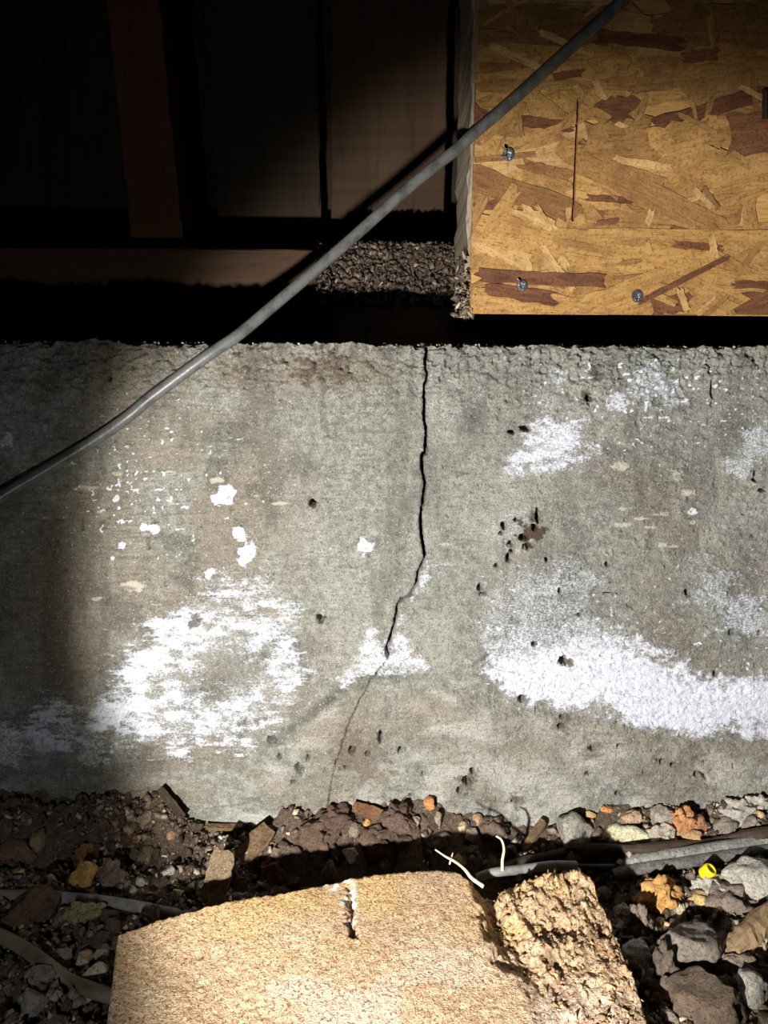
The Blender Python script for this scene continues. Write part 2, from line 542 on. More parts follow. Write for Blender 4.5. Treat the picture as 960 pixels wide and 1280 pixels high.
# yellowish little salt fleck
# relief, metres towards the room
relief = (fbm(U / 150, V / 120, 101, 3) - .5) * 0.004 + (n1 - .5) * 0.0008 + (n2 - .5) * 0.0004 + (nst - .5) * (0.0006 + 0.0012 * (1 - sstep(200, 380, U))) * (1 - below)
topz = sstep(515, 440, V + (n1 - .5) * 90) * (1 - 0.25 * sstep(100, 200, 200 - U))
relief += topz * ((n2 - .5) * 0.0060 + (fbm(U / 11, V / 8, 111, 3) - .5) * 0.0070)
relief -= topz * 0.0028 * sstep(0.60, 0.70, fbm(U / 6, V / 5, 121, 2))
rough_r = sstep(620, 720, U) * sstep(0.45, 0.62, fbm(U / 90, V / 60, 131, 3)) * (1 - below)
relief += rough_r * (n2 - .5) * 0.0018
relief += below * ((n2 - .5) * 0.0012 + (fbm(U / 16, V / 12, 141, 3) - .5) * 0.0018) + below * 0.003
relief += eff * (0.0005 + (n2 - .5) * 0.0020)
relief += flake * 0.0007
# thousands of pinholes
pin = fbm(U / 3.6, V / 3.4, 151, 1)
relief -= 0.0026 * sstep(0.86, 0.95, pin)
pitm = np.zeros_like(U)
for (cx, cy, rx, ry) in PITS:
    d = np.hypot((U - cx) / rx, (V - cy) / ry) + (n2 - .5) * 1.5 + (n1 - .5) * .6
    pitm = np.maximum(pitm, 1 - sstep(0.85, 1.25, d))
    relief -= 0.015 * (1 - sstep(0.75, 1.1, d))
eff = eff * (1 - pitm)
wob = (n2 - .5) * 3.2
wcr = 1.30 + 2.2 * (n1 - 0.42) + 0.3 * sstep(660, 430, V)
dc = np.abs(seg_dist(U + wob, V, smooth_line(CRACK, 3)))
relief -= 0.03 * (1 - sstep(wcr * 0.75, wcr * 1.25, dc)) + 0.0014 * np.exp(-(dc / 3.2) ** 2)
dh = np.minimum(seg_dist(U + wob, V + wob, HAIR), seg_dist(U + wob, V + wob * .6, HAIR2))
relief -= 0.007 * (1 - sstep(0.45, 0.95, dh)) * (n1 > 0.30)
ds = seg_dist(U + wob * 2, V, SHORT)
relief -= 0.006 * (1 - sstep(0.8, 1.6, ds)) * (n2 > 0.42)
inview = (np.abs(X) < 0.332)
relief = np.where(inview, relief, (fbm(U / 150, V / 120, 101, 3) - .5) * 0.004)

# ragged top arris; the top of the wall runs back to the outer face
edge = sstep(Z_TOP - 0.006, Z_TOP, Z)
zoff = edge * ((fbm(U / 9, U * 0 + 3.3, 161, 4) - .5) * 0.0065 + (fbm(U / 60, U * 0 + 8.3, 171, 2) - .5) * 0.006)
P = np.stack([X, WALL_Y - relief + edge ** 3 * 0.0012, Z + zoff], -1)
rows = [P]
last = P[-1]
for k, yb in enumerate(np.concatenate([np.linspace(0.603, 0.66, 14), np.linspace(0.68, 0.99, 12)])):
    q = last.copy()
    q[:, 1] = yb + 0.0
    q[:, 2] = last[:, 2] * max(0, 1 - k / 4) + (1 - max(0, 1 - k / 4)) * (Z_TOP + (fbm(xs * 120, np.full_like(xs, yb * 120), 181, 3) - .5) * 0.004)
    rows.append(q[None])
PP = np.concatenate(rows, 0)
ext = PP.shape[0] - P.shape[0]


def pad(a):
    return np.concatenate([a, np.repeat(a[-1:], ext, 0)], 0)


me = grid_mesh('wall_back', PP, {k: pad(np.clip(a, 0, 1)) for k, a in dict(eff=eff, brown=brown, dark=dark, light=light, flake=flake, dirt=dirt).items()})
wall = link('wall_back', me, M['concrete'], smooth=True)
tag(wall, 'cracked grey concrete foundation wall with white salt crust patches', 'wall', kind='structure')

# ------------------------------------------------------------------ dirt floor
JOINT = [(-250, 990), (0, 985), (60, 990), (125, 990), (150, 985), (180, 992), (205, 985), (228, 1008), (265, 1030), (300, 1033), (335, 1030), (352, 1008), (380, 1003), (410, 1006), (440, 1008), (470, 1003), (500, 999), (530, 998),
         (560, 1004), (590, 1012), (620, 1024), (660, 1032), (700, 1028), (735, 1018), (760, 1006), (790, 1002), (830, 1006), (870, 1008), (900, 1002), (930, 996), (960, 994), (1200, 990)]
_jx = np.array([PY(u, v, WALL_Y).x for u, v in JOINT])
_jz = np.array([PY(u, v, WALL_Y).z for u, v in JOINT])


def ground_z(x, y):
    x = np.asarray(x, float); y = np.asarray(y, float)
    zj = np.interp(x, _jx, _jz) - 0.001
    t = sstep(0.545, 0.60, y + (fbm(x * 40, y * 40, 201, 2) - .5) * 0.03)
    low = 0.016 + 0.008 * (fbm(x * 9, y * 9, 211, 3) - .5) + 0.012 * sstep(0.10, 0.30, x) * sstep(0.40, 0.5, y)
    low = low + 0.008 * sstep(-0.05, -0.2, x) * sstep(0.42, 0.54, y)
    z = low * (1 - t) + zj * t
    z = z - 0.026 * np.exp(-((y - 0.528) / 0.028) ** 2) * sstep(-0.13, -0.04, x) * (1 - sstep(0.15, 0.21, x))
    r = fbm(x * 70, y * 70, 221, 4, 0.6)
    rg = 1 - np.abs(2 * fbm(x * 45, y * 45, 225, 2) - 1)
    z = z + (r - .5) * 0.014 - 0.007 * sstep(0.82, 1.0, rg) + (fbm(x * 260, y * 260, 231, 2) - .5) * 0.004
    return z


gx = np.concatenate([np.linspace(-0.62, -0.345, 36), np.arange(-0.34, 0.3401, 0.0013), np.linspace(0.345, 0.62, 36)])
gy = np.concatenate([np.linspace(0.10, 0.345, 40), np.arange(0.35, 0.612, 0.0013)])
GX, GY = np.meshgrid(gx, gy)
GZ = ground_z(GX, GY)
floor = link('floor', grid_mesh('floor', np.stack([GX, GY, GZ], -1)), M['soil'], smooth=True)
tag(floor, 'dark brown crumbly dirt floor at the foot of the wall', 'floor', kind='structure')


def ground_hit(u, v, lift=0.0):
    """first point of the ray that comes down to the dirt (or to the wall)"""
    d = ray(u, v)
    t = np.linspace(0.30, 0.62, 420) / d.y
    x, y, z = d.x * t, d.y * t, CAM_Z + d.z * t
    low = np.nonzero((z <= ground_z(x, y) + lift) | (y > WALL_Y - 0.004))[0]
    i = int(low[0]) if len(low) else len(t) - 1
    return Vector((float(x[i]), float(y[i]), float(z[i])))


# ------------------------------------------------------------------ block lying at the bottom, back edge propped up
BL_Y, BL_Z, BL_S = 0.490, 0.056, 0.25


def on_block(u, v):
    d = ray(u, v)
    # CAM_Z + dz t = BL_Z + S (dy t - BL_Y)
    t = (BL_Z - BL_S * BL_Y - CAM_Z) / (d.z - BL_S * d.y)
    return Vector((d.x * t, d.y * t, CAM_Z + d.z * t))


BACK = smooth_line([(146, 1164), (190, 1150), (240, 1137), (290, 1122), (350, 1113), (400, 1101), (460, 1090), (520, 1083), (560, 1083), (590, 1092), (615, 1098), (640, 1092), (680, 1088), (715, 1085), (735, 1086)], 12)
nb = 340
bu = np.interp(np.linspace(0, 1, nb), np.linspace(0, 1, len(BACK)), [p[0] for p in BACK])
bv = np.interp(bu, [p[0] for p in BACK], [p[1] for p in BACK])
tt = np.linspace(0, 1, nb)
fu = 118 + (842 - 118) * tt
fv = np.full(nb, 1400.0) + 10 * np.sin(tt * 5)
nr = 190
ss = np.linspace(0, 1, nr)[:, None]
BU = bu[None] * (1 - ss) + fu[None] * ss
BV = bv[None] * (1 - ss) + fv[None] * ss
# right edge bulges a little
BU = BU + 10 * np.sin(ss * 3.14) * sstep(0.8, 1, tt)[None]
d0 = np.stack([(BU - 480) / F, -(BV - 640) / F, -np.ones_like(BU)], -1) @ CRN.T
tt_ = (BL_Z - BL_S * BL_Y - CAM_Z) / (d0[..., 2] - BL_S * d0[..., 1])
BP = d0 * tt_[..., None] + np.array([0, 0, CAM_Z])
bn = np.array([0, -BL_S, 1.0]); bn /= np.linalg.norm(bn)
b1 = fbm(BU / 24, BV / 24, 301, 4, 0.6)
b2 = fbm(BU / 6, BV / 6, 311, 3, 0.6)
bh = (fbm(BU / 120, BV / 120, 321, 2) - .5) * 0.006 + (b1 - .5) * 0.0012 + (b2 - .5) * 0.0014
# split: a gully from the back edge down to the right, the piece beyond it crumbled
GUL = [(592, 1085), (606, 1120), (622, 1160), (645, 1200), (672, 1240), (700, 1290), (730, 1360)]
gd = seg_dist(BU + (b1 - .5) * 34, BV + (b2 - .5) * 12, GUL)
gxl = np.interp(BV, [p[1] for p in GUL], [p[0] for p in GUL])
side = BU - gxl + (b1 - .5) * 40
fade = 1 - 0.85 * sstep(1120, 1270, BV)
bh -= 0.015 * fade * sstep(-24, 6, side) * (1 - sstep(14, 66, side))
bh -= 0.004 * fade * sstep(0, 30, side)
crum = sstep(-6, 22, side) * (1 - 0.55 * sstep(1200, 1300, BV))
ra, rb = BU * 0.50 + BV * 0.86, BU * 0.86 - BV * 0.50        # along and across the split
fib = fbm(ra / 46, rb / 11, 335, 4, 0.6)
bh += crum * ((fib - .5) * 0.009 + (fbm(BU / 60 + b1, BV / 44 + b2 * .6, 331, 3, 0.6) - .5) * 0.020 + (fbm(BU / 8, BV / 8, 333, 3) - .5) * 0.006) * (0.45 + 0.55 * fade)
bh += 0.006 * np.exp(-((side - 34) / 9) ** 2) * sstep(1090, 1110, BV) * fade
# dark cleft with a white bloom near the back edge
cl = seg_dist(BU + (b2 - .5) * 22, BV + (b1 - .5) * 16, [(430, 1092), (438, 1115), (436, 1140), (441, 1166)])
bh -= 0.008 * (1 - sstep(1.0, 6.5, cl + (1166 - BV) * 0.02)) * sstep(1098, 1120, BV)
bloom = (1 - sstep(4, 15, seg_dist(BU + (b2 - .5) * 14, BV, [(418, 1104), (436, 1106), (437, 1142)]))) * sstep(0.4, 0.6, b2)
block_dark = np.clip(0.8 * sstep(0.55, 0.68, 1 - fib) * crum, 0, 1)  # darker in the low streaks of the crumbled end
block_dark = np.maximum(block_dark, 0.85 * (1 - sstep(6, 26, np.hypot(BU - 745 + (b1 - .5) * 40, BV - 1172 + (b2 - .5) * 30))))  # dark round patch by the right edge
block_dark = np.maximum(block_dark, 0.75 * (1 - sstep(2, 9, cl)) * sstep(1120, 1150, BV))  # darker along the lower part of the cleft
pale = sstep(0.42, 0.64, fbm(BU / 90, BV / 60, 341, 4)) * sstep(1130, 1230, BV)
gold = sstep(0.35, 0.6, fbm(BU / 110, BV / 70, 351, 3)) * (1 - sstep(1120, 1230, BV))
# rounded, crumbly arrises
ed = np.minimum(np.minimum(tt, 1 - tt)[None] * 260, ss * 130)
bh -= 0.0035 * (1 - sstep(0, 2.0, ed + (b2 - .5) * 2.0))
BT = BP + bh[..., None] * bn
side_rows = []
# full shell: top grid wrapped by skirts on the back, left and right
TH = 0.050
core = BT


def skirt_rows(line, out, n=10):
    r = []
    for k in range(1, n + 1):
        f = k / n
        q = line - bn * (TH * f) + out * (0.0015 * min(1, f * 4))
        w = (fbm(line[:, 0] * 300 + k * 1.7, line[:, 1] * 300 + k * 2.3, 361, 3) - .5) * 0.004 * min(1, f * 4)
        r.append(q + out * w[:, None])
    return np.array(r)


top_ext = skirt_rows(core[0], np.array([0, 1.0, 0]))[::-1]
full = np.concatenate([top_ext, core], 0)
lft = skirt_rows(full[:, 0], np.array([-1.0, 0, 0])).transpose(1, 0, 2)[:, ::-1]
rgt = skirt_rows(full[:, -1], np.array([1.0, 0, 0])).transpose(1, 0, 2)
full = np.concatenate([lft, full, rgt], 1)


def padb(a):
    return np.pad(a, ((10, 0), (10, 10)), mode='edge')


def block_material():
    m = NT('tan_block', 0.92, 0.15)
    c = m.mix(m.rng(m.noise(140, 5), 0.3, 0.7), lin((192, 158, 124)), lin((216, 186, 153)))
    c = m.mix(m.attr('gold'), c, lin((214, 178, 124)))
    c = m.mix(m.math('MULTIPLY', m.attr('pale'), 0.8), c, lin((220, 196, 174)))
    c = m.mix(m.rng(m.noise(560, 4, None, 0.75), 0.48, 0.62, 0, 0.9), c, lin((112, 80, 50)))
    c = m.mix(m.rng(m.noise(500, 3, None, 0.7), 0.56, 0.66, 0, 0.8), c, lin((236, 216, 186)))
    c = m.mix(m.math('MULTIPLY', m.attr('block_dark'), 0.75), c, lin((74, 56, 40)))
    c = m.mix(m.attr('bloom'), c, lin((235, 232, 232)))
    m.color(c)
    m.bump(m.math('ADD', m.math('MULTIPLY', m.noise(480, 4, None, 0.7), 0.7), m.noise(1000, 3)), 0.9, 0.0014)
    return m.m


blk = link('crumbling_block', grid_mesh('crumbling_block', full, dict(bloom=padb(bloom), block_dark=padb(block_dark), pale=padb(pale), gold=padb(gold))), block_material(), smooth=True)
tag(blk, 'large tan rough-faced block with a split, crumbling right end lying on the dirt', 'block')

# ================================================================== FRAMING ABOVE THE WALL
M['sill'] = wood_material('sill_wood', lin((68, 49, 35)), lin((80, 59, 43)), lin((36, 26, 19)), (9, 150, 150))
M['stud'] = wood_material('grey_wood', lin((136, 122, 106)), lin((158, 144, 126)), lin((84, 68, 56)), (160, 160, 9), contrast=0.7)
M['post'] = wood_material('red_wood', lin((86, 52, 33)), lin((98, 61, 39)), lin((48, 28, 20)), (130, 130, 8))
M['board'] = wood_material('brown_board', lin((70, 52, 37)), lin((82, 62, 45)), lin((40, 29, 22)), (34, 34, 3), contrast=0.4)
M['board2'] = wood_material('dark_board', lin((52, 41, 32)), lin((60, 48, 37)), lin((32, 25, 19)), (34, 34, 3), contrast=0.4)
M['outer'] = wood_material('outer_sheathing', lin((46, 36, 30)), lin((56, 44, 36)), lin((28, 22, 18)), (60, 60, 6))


def plank(name, x0, x1, y0, y1, z0, z1, mat, nz=60, nx=6, rough=0.0012, lean=0.0, seed=1, axis='z'):
    """sawn timber with slightly wavy, worn edges: closed loft along z (or x)"""
    bm = bmesh.new()
    rings = []
    n = nz
    r_ = random.Random(seed)
    L0, L1 = (z0, z1) if axis == 'z' else (x0, x1)
    for i in range(n + 1):
        f = i / n
        s = L0 + (L1 - L0) * f
        def w(k):
            return float((fbm(np.array([s * 60 + k * 7.1]), np.array([seed * 3.3 + k]), 400 + seed, 3) - .5)[0]) * rough * 2
        c = 0.0015
        if axis == 'z':
            a0, a1, b0, b1_ = x0 + lean * f, x1 + lean * f, y0, y1
        else:
            a0, a1, b0, b1_ = y0, y1, z0, z1
        pts = [(a0 + c + w(1), b0 + w(2)), (a1 - c + w(3), b0 + w(4)), (a1 + w(5), b0 + c + w(6)), (a1 + w(7), b1_ - c), (a1 - c, b1_), (a0 + c, b1_), (a0 + w(8), b1_ - c), (a0 + w(9), b0 + c + w(10))]
        ring = []
        for (a, b) in pts:
            ring.append(bm.verts.new((a, b, s) if axis == 'z' else (s, a, b)))
        rings.append(ring)
    for a, b in zip(rings[:-1], rings[1:]):
        for k in range(8):
            bm.faces.new((a[k], a[(k + 1) % 8], b[(k + 1) % 8], b[k]))
    bm.faces.new(rings[0]); bm.faces.new(rings[-1])
    return link(name, bm_mesh(name, bm), mat)


SILL_TOP = PY(300, 311, SILL_Y).z
o = plank('sill_plate', -0.9, 0.62, SILL_Y, SILL_Y + 0.10, Z_TOP + 0.001, SILL_TOP, M['sill'], nz=140, rough=0.0022, seed=3, axis='x')
tag(o, 'brown timber sill plate lying along the top of the concrete wall', 'sill plate')
# sheathing behind everything
bm = bmesh.new(); box(bm, -1.0, 0.9, 1.02, 1.035, 0.3, 1.05)
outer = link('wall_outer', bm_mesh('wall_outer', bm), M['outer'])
tag(outer, 'dark outer sheathing behind the wall framing', 'wall', kind='structure')


def xr(u, v, Y):
    return PY(u, v, Y).x


zt = 0.98
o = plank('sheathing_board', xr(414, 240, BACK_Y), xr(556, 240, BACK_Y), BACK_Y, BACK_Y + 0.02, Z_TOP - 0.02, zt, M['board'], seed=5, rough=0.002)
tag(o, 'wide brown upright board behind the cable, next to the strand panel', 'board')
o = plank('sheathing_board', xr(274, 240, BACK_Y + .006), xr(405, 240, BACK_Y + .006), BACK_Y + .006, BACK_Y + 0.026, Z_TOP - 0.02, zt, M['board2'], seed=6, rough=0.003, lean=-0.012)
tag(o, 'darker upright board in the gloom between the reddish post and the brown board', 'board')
PO_Y = 0.85
o = plank('timber_post', xr(166, 300, PO_Y), xr(229, 300, PO_Y), PO_Y, PO_Y + 0.05, SILL_TOP + 0.001, zt, M['post'], seed=8, rough=0.003, lean=-0.03)
tag(o, 'narrow reddish timber post standing on the sill plate in the dark', 'post')
sx0 = PY(586, 300, OSB_Y + 0.013).x
STUD_Y0, STUD_Y1 = OSB_Y + 0.0125, 0.785
z_osb = PY(760, 392, OSB_Y).z
o = plank('wall_stud', sx0 - 0.001, sx0 + 0.038, STUD_Y0, STUD_Y1, z_osb + 0.004, zt, M['stud'], seed=9, rough=0.004, nz=120)
tag(o, 'weathered grey stud edge behind the left side of the strand panel', 'stud')

# ------------------------------------------------------------------ oriented strand board panel
PX0, PX1 = PY(588, 390, OSB_Y).x, 0.50
PZ0, PZ1 = z_osb, 0.92
SLIT_X = PY(719, 200, OSB_Y).x
SLIT_T, SLIT_B, SLIT_H = PY(722, 124, OSB_Y).z, PY(717, 277, OSB_Y).z, 0.0012
PT = 0.0115
panel = empty('strand_board', (PX0, OSB_Y, PZ0))
tag(panel, 'golden brown oriented strand board panel fixed above the concrete wall', 'panel')
M['osb_base'] = wood_material('osb_base', lin((176, 132, 76)), lin((196, 154, 92)), lin((120, 80, 44)), (40, 200, 200))
TONES = {
    'gold': ((170, 128, 72), (186, 146, 88), (112, 74, 40)),
    'tan': ((160, 118, 68), (178, 138, 82), (104, 68, 38)),
    'pale': ((188, 150, 94), (206, 170, 116), (134, 94, 54)),
    'brown': ((140, 98, 58), (158, 116, 70), (88, 56, 34)),
    'red': ((106, 66, 44), (132, 88, 58), (62, 38, 27)),
}
for k, (a, b, c) in TONES.items():
    M['osb_' + k] = wood_material('osb_' + k, lin(a), lin(b), lin(c), (26, 220, 220), varied=True, contrast=0.75)

# core slab with the saw cut left open
bm = bmesh.new()
bm2 = []
for (x0, x1, y0, y1, z0, z1) in [(PX0, SLIT_X - SLIT_H, 0, .008, PZ0, PZ1), (SLIT_X + SLIT_H, PX1, 0, .008, PZ0, PZ1), (SLIT_X - SLIT_H, SLIT_X + SLIT_H, 0, .008, SLIT_T, PZ1),
                                 (SLIT_X - SLIT_H, SLIT_X + SLIT_H, 0, .008, PZ0, SLIT_B), (PX0, PX1, .008, PT, PZ0, PZ1)]:
    box(bm, x0 - PX0, x1 - PX0, y0 + .0006, y1 + .0006 if y1 < PT else PT, z0 - PZ0, z1 - PZ0)
core_o = link('panel_core', bm_mesh('panel_core', bm), M['osb_base'], panel)


def clip(poly, a, b, c):
    """keep a*x + b*y <= c"""
    out = []
    for i in range(len(poly)):
        p, q = poly[i], poly[(i + 1) % len(poly)]
        dp = a * p[0] + b * p[1] - c
        dq = a * q[0] + b * q[1] - c
        if dp <= 0:
            out.append(p)
        if dp * dq < 0:
            t = dp / (dp - dq)
            out.append((p[0] + (q[0] - p[0]) * t, p[1] + (q[1] - p[1]) * t))
    return out


def strand(cx, cz, L, W, ang, tone, lift, thick=0.0005, ragged=0.5):
    """one wood strand on the panel face; cx, cz world; angle of the grain"""
    ca, sa = math.cos(ang), math.sin(ang)
    pl = []
    nn = 9
    wl = [W / 2 * (1 + rng.uniform(-.2, .2)) for _ in range(nn)]
    for i in range(nn):
        pl.append((-L / 2 + L * i / (nn - 1) * 1.0, -wl[i]))
    for i in range(1, 4):
        pl.append((L / 2 + rng.uniform(-1, 1) * W * ragged, -W / 2 + W * i / 4))
    wl = [W / 2 * (1 + rng.uniform(-.2, .2)) for _ in range(nn)]
    for i in range(nn):
        pl.append((L / 2 - L * i / (nn - 1), wl[i]))
    for i in range(1, 4):
        pl.append((-L / 2 + rng.uniform(-1, 1) * W * ragged, W / 2 - W * i / 4))
    wp = [(cx + x * ca - y * sa, cz + x * sa + y * ca) for x, y in pl]
    eps = rng.uniform(-.0006, .0012)
    wp = clip(wp, -1, 0, -(PX0 - eps)); wp = clip(wp, 1, 0, PX1) if wp else wp
    wp = clip(wp, 0, -1, -(PZ0 - eps)) if wp else wp
    wp = clip(wp, 0, 1, PZ1) if wp else wp
    if len(wp) < 3:
        return None
    xsr = [p[0] for p in wp]; zsr = [p[1] for p in wp]
    pieces = [wp]
    if min(xsr) < SLIT_X + SLIT_H and max(xsr) > SLIT_X - SLIT_H and min(zsr) < SLIT_T and max(zsr) > SLIT_B:
        h = SLIT_H + rng.uniform(-.0002, .0002)
        l_ = clip(wp, 1, 0, SLIT_X - h); r2 = clip(wp, -1, 0, -(SLIT_X + h))
        mid = clip(clip(wp, -1, 0, -(SLIT_X - h)), 1, 0, SLIT_X + h)
        pieces = [l_, r2, clip(mid, 0, -1, -SLIT_T) if len(mid) > 2 else [], clip(mid, 0, 1, SLIT_B) if len(mid) > 2 else []]
        pieces = [p for p in pieces if len(p) > 2]
    bm = bmesh.new()
    t1, t2 = rng.uniform(-.006, .006), rng.uniform(-.012, .012)
    for p in pieces:
        fr, bk = [], []
        for (x, z) in p:
            lx, lz = (x - cx) * ca + (z - cz) * sa, -(x - cx) * sa + (z - cz) * ca
            yy = -lift - thick + lx * t1 * 0.3 + lz * t2
            fr.append(bm.verts.new((lx, yy, lz)))
            bk.append(bm.verts.new((lx, yy + thick + 0.0007, lz)))
        try:
            bm.faces.new(fr)
            for i in range(len(p)):
                bm.faces.new((fr[i], bk[i], bk[(i + 1) % len(p)], fr[(i + 1) % len(p)]))
        except ValueError:
            pass
    bmesh.ops.recalc_face_normals(bm, faces=bm.faces)
    me_ = bpy.data.meshes.new('strand'); bm.to_mesh(me_); bm.free()
    o = link('strand', me_, M['osb_' + tone], panel)
    o.location = (cx - PX0, 0, cz - PZ0)
    o.rotation_euler = (0, -ang, 0)
    return o


def strand_px(u0, v0, u1, v1, wpx, tone, lift, **k):
    a, b = PY(u0, v0, OSB_Y), PY(u1, v1, OSB_Y)
    L = math.hypot(b.x - a.x, b.z - a.z)
    return strand((a.x + b.x) / 2, (a.z + b.z) / 2, L, wpx * OSB_Y / F, math.atan2(b.z - a.z, b.x - a.x), tone, lift, **k)


S = OSB_Y / F
for i in range(120):                                  # the felt of strands
    u = rng.uniform(570, 1010); v = rng.uniform(-60, 400)
    p = PY(u, v, OSB_Y)
    q = rng.random()
    if q < 0.72:
        ang = rng.gauss(0.0, 0.26); L = rng.uniform(110, 210) * S; W = rng.uniform(22, 46) * S
        tone = rng.choices(['gold', 'tan', 'pale', 'brown'], [5, 4, 1, 1.2])[0]
    else:
        ang = rng.uniform(-1.5, 1.5); L = rng.uniform(55, 130) * S; W = rng.uniform(10, 26) * S
        tone = rng.choices(['gold', 'tan', 'pale', 'brown'], [4, 4, 2, 1])[0]
    strand(p.x, p.z, L, W, ang, tone, rng.uniform(0, 0.0011), thick=rng.uniform(.0003, .0006))
for i in range(75):                                   # slivers standing a little proud
    p = PY(rng.uniform(590, 960), rng.uniform(0, 385), OSB_Y)
    strand(p.x, p.z, rng.uniform(22, 80) * S, rng.uniform(3, 9) * S, rng.choice([rng.gauss(0, .3), rng.uniform(-1.4, 1.4)]), rng.choices(['gold', 'tan', 'pale', 'brown', 'red'], [3, 3, 2, 3, .6])[0], rng.uniform(.0012, .0019), thick=.0005)
for a in [  # strands the eye picks out
    (590, 30, 760, 34, 44, 'brown', .0014), (820, 26, 990, 34, 46, 'brown', .0014), (740, 45, 850, 58, 14, 'red', .0018), (850, 75, 895, 68, 12, 'red', .0017),
    (592, 78, 790, 74, 40, 'gold', .0013), (690, 98, 728, 92, 9, 'red', .0017),
    (815, 160, 950, 118, 18, 'red', .0016), (905, 168, 1000, 160, 46, 'red', .0018), (752, 140, 792, 136, 26, 'red', .0016), (600, 98, 860, 92, 34, 'tan', .0012),
    (868, 110, 1000, 92, 40, 'tan', .0014), (640, 150, 712, 160, 12, 'red', .0012), (730, 185, 815, 180, 56, 'tan', .0013), (815, 200, 900, 175, 60, 'gold', .0015), (895, 215, 1000, 205, 44, 'gold', .0016),
    (578, 218, 712, 262, 27, 'brown', .0016), (725, 205, 900, 285, 26, 'tan', .0018), (650, 205, 712, 222, 13, 'brown', .0015), (722, 235, 800, 250, 34, 'gold', .0012),
    (590, 285, 760, 310, 36, 'gold', .0014), (735, 292, 980, 296, 12, 'gold', .0020), (680, 318, 900, 330, 34, 'gold', .0012), (594, 300, 660, 330, 20, 'pale', .0013),
    (598, 344, 757, 352, 15, 'red', .0019), (592, 372, 730, 384, 22, 'gold', .0016), (612, 362, 694, 374, 16, 'red', .0017), (735, 385, 835, 350, 30, 'gold', .0020), (798, 378, 908, 322, 7, 'red', .0021),
    (812, 384, 860, 378, 22, 'red', .0013), (925, 385, 1000, 372, 32, 'red', .0018), (870, 350, 1000, 362, 28, 'gold', .0015), (915, 356, 990, 358, 9, 'red', .0019),
    (613, 285, 645, 235, 16, 'gold', .0022), (648, 262, 690, 284, 15, 'pale', .0020), (670, 258, 684, 278, 4, 'pale', .0024), (866, 236, 890, 262, 6, 'pale', .0023), (878, 236, 896, 262, 6, 'brown', .0023),
    (808, 282, 814, 262, 7, 'pale', .0022), (888, 296, 892, 322, 8, 'pale', .0023), (848, 362, 857, 388, 8, 'pale', .0024), (812, 318, 808, 302, 5, 'pale', .0022), (580, 300, 604, 250, 12, 'tan', .0019),
    (700, 322, 708, 334, 8, 'pale', .0022), (925, 110, 958, 128, 6, 'pale', .0021), (768, 200, 840, 212, 9, 'pale', .0021), (760, 206, 830, 228, 9, 'tan', .0022), (600, 175, 650, 132, 14, 'tan', .0019), (646, 140, 650, 172, 8, 'tan', .0021),
    (585, 140, 612, 160, 22, 'red', .0012), (590, 260, 640, 254, 10, 'red', .0013), (745, 280, 772, 276, 6, 'red', .0020), (775, 330, 800, 326, 5, 'brown', .0021)]:
    strand_px(*a, thick=.0006)


def metal_material(name, c, rough=0.4, rust=0.3):
    m = NT(name, rough, 0.5)
    m.b.inputs['Metallic'].default_value = 0.85
    m.color(m.mix(m.rng(m.noise(600, 3), 0.4, 0.7, 0, rust), lin(c), lin((70, 44, 30))))
    m.bump(m.noise(900, 2), 0.4, 0.0006)
    return m.m


M['steel'] = metal_material('screw_steel', (150, 150, 152))
M['rusty'] = metal_material('rusty_steel', (96, 84, 74), 0.6, 0.8)


def screw_head(u, v, r, tilt, burr):
    c = PY(u, v, OSB_Y - 0.0042)
    bm = bmesh.new()
    prof = [(0.25 * r, 0.0012), (0.45 * r, 0.0010), (0.55 * r, -0.0004), (0.9 * r, -0.0002), (r, 0.0006), (0.8 * r, 0.0022), (0.35 * r, 0.0060)]
    rings = []
    n = 20
    for pr, py in prof:
        ring = []
        for k in range(n):
            a = 2 * math.pi * k / n
            sq = 1.0
            if pr < 0.5 * r:                              # square drive recess
                sq = 0.9 / max(abs(math.cos(a + tilt)), abs(math.sin(a + tilt)))
            ring.append(bm.verts.new((math.cos(a) * pr * sq, py + (rng.random() - .5) * 0.0003, math.sin(a) * pr * sq)))
        rings.append(ring)
    for a, b in zip(rings[:-1], rings[1:]):
        for k in range(n):
            bm.faces.new((a[k], a[(k + 1) % n], b[(k + 1) % n], b[k]))
    bm.faces.new(rings[0]); bm.faces.new(rings[-1])
    o = link('screw', bm_mesh('screw', bm), M['steel'], panel, smooth=False)
    o.location = c - Vector((PX0, OSB_Y, PZ0))
    o.rotation_euler = (tilt * 0.3, 0, 0.15)
    for k in range(burr):                                 # torn burr beside the head
        a = 2.4 + k * 1.1
        pts = [Vector((math.cos(a) * r * f, -0.0006 - 0.001 * f, math.sin(a) * r * f)) for f in (0.7, 1.0, 1.35, 1.6)]
        b = link('burr', tube_mesh('burr', pts, [0.0012, 0.0015, 0.0012, 0.0004], 8, 0.6, 0.4, k), M['steel'], o)
    return o


screw_head(636, 193, 0.0050, 0.4, 2)
screw_head(653, 357, 0.0046, 0.2, 1)
screw_head(797, 370, 0.0052, 0.05, 0)
# threaded screw standing proud at the right edge of the frame
pts = []; rad = []
for i in range(60):
    f = i / 59
    p = PY(957, 148 - 36 * f, OSB_Y - 0.004)
    pts.append(p - Vector((PX0, OSB_Y, PZ0))); rad.append(0.0020 + 0.0009 * (math.sin(i * 1.5) > 0))
o = link('bent_screw', tube_mesh('bent_screw', pts, rad, 10), M['rusty'], panel)
o['label'] = 'rusty threaded screw lying against the panel'

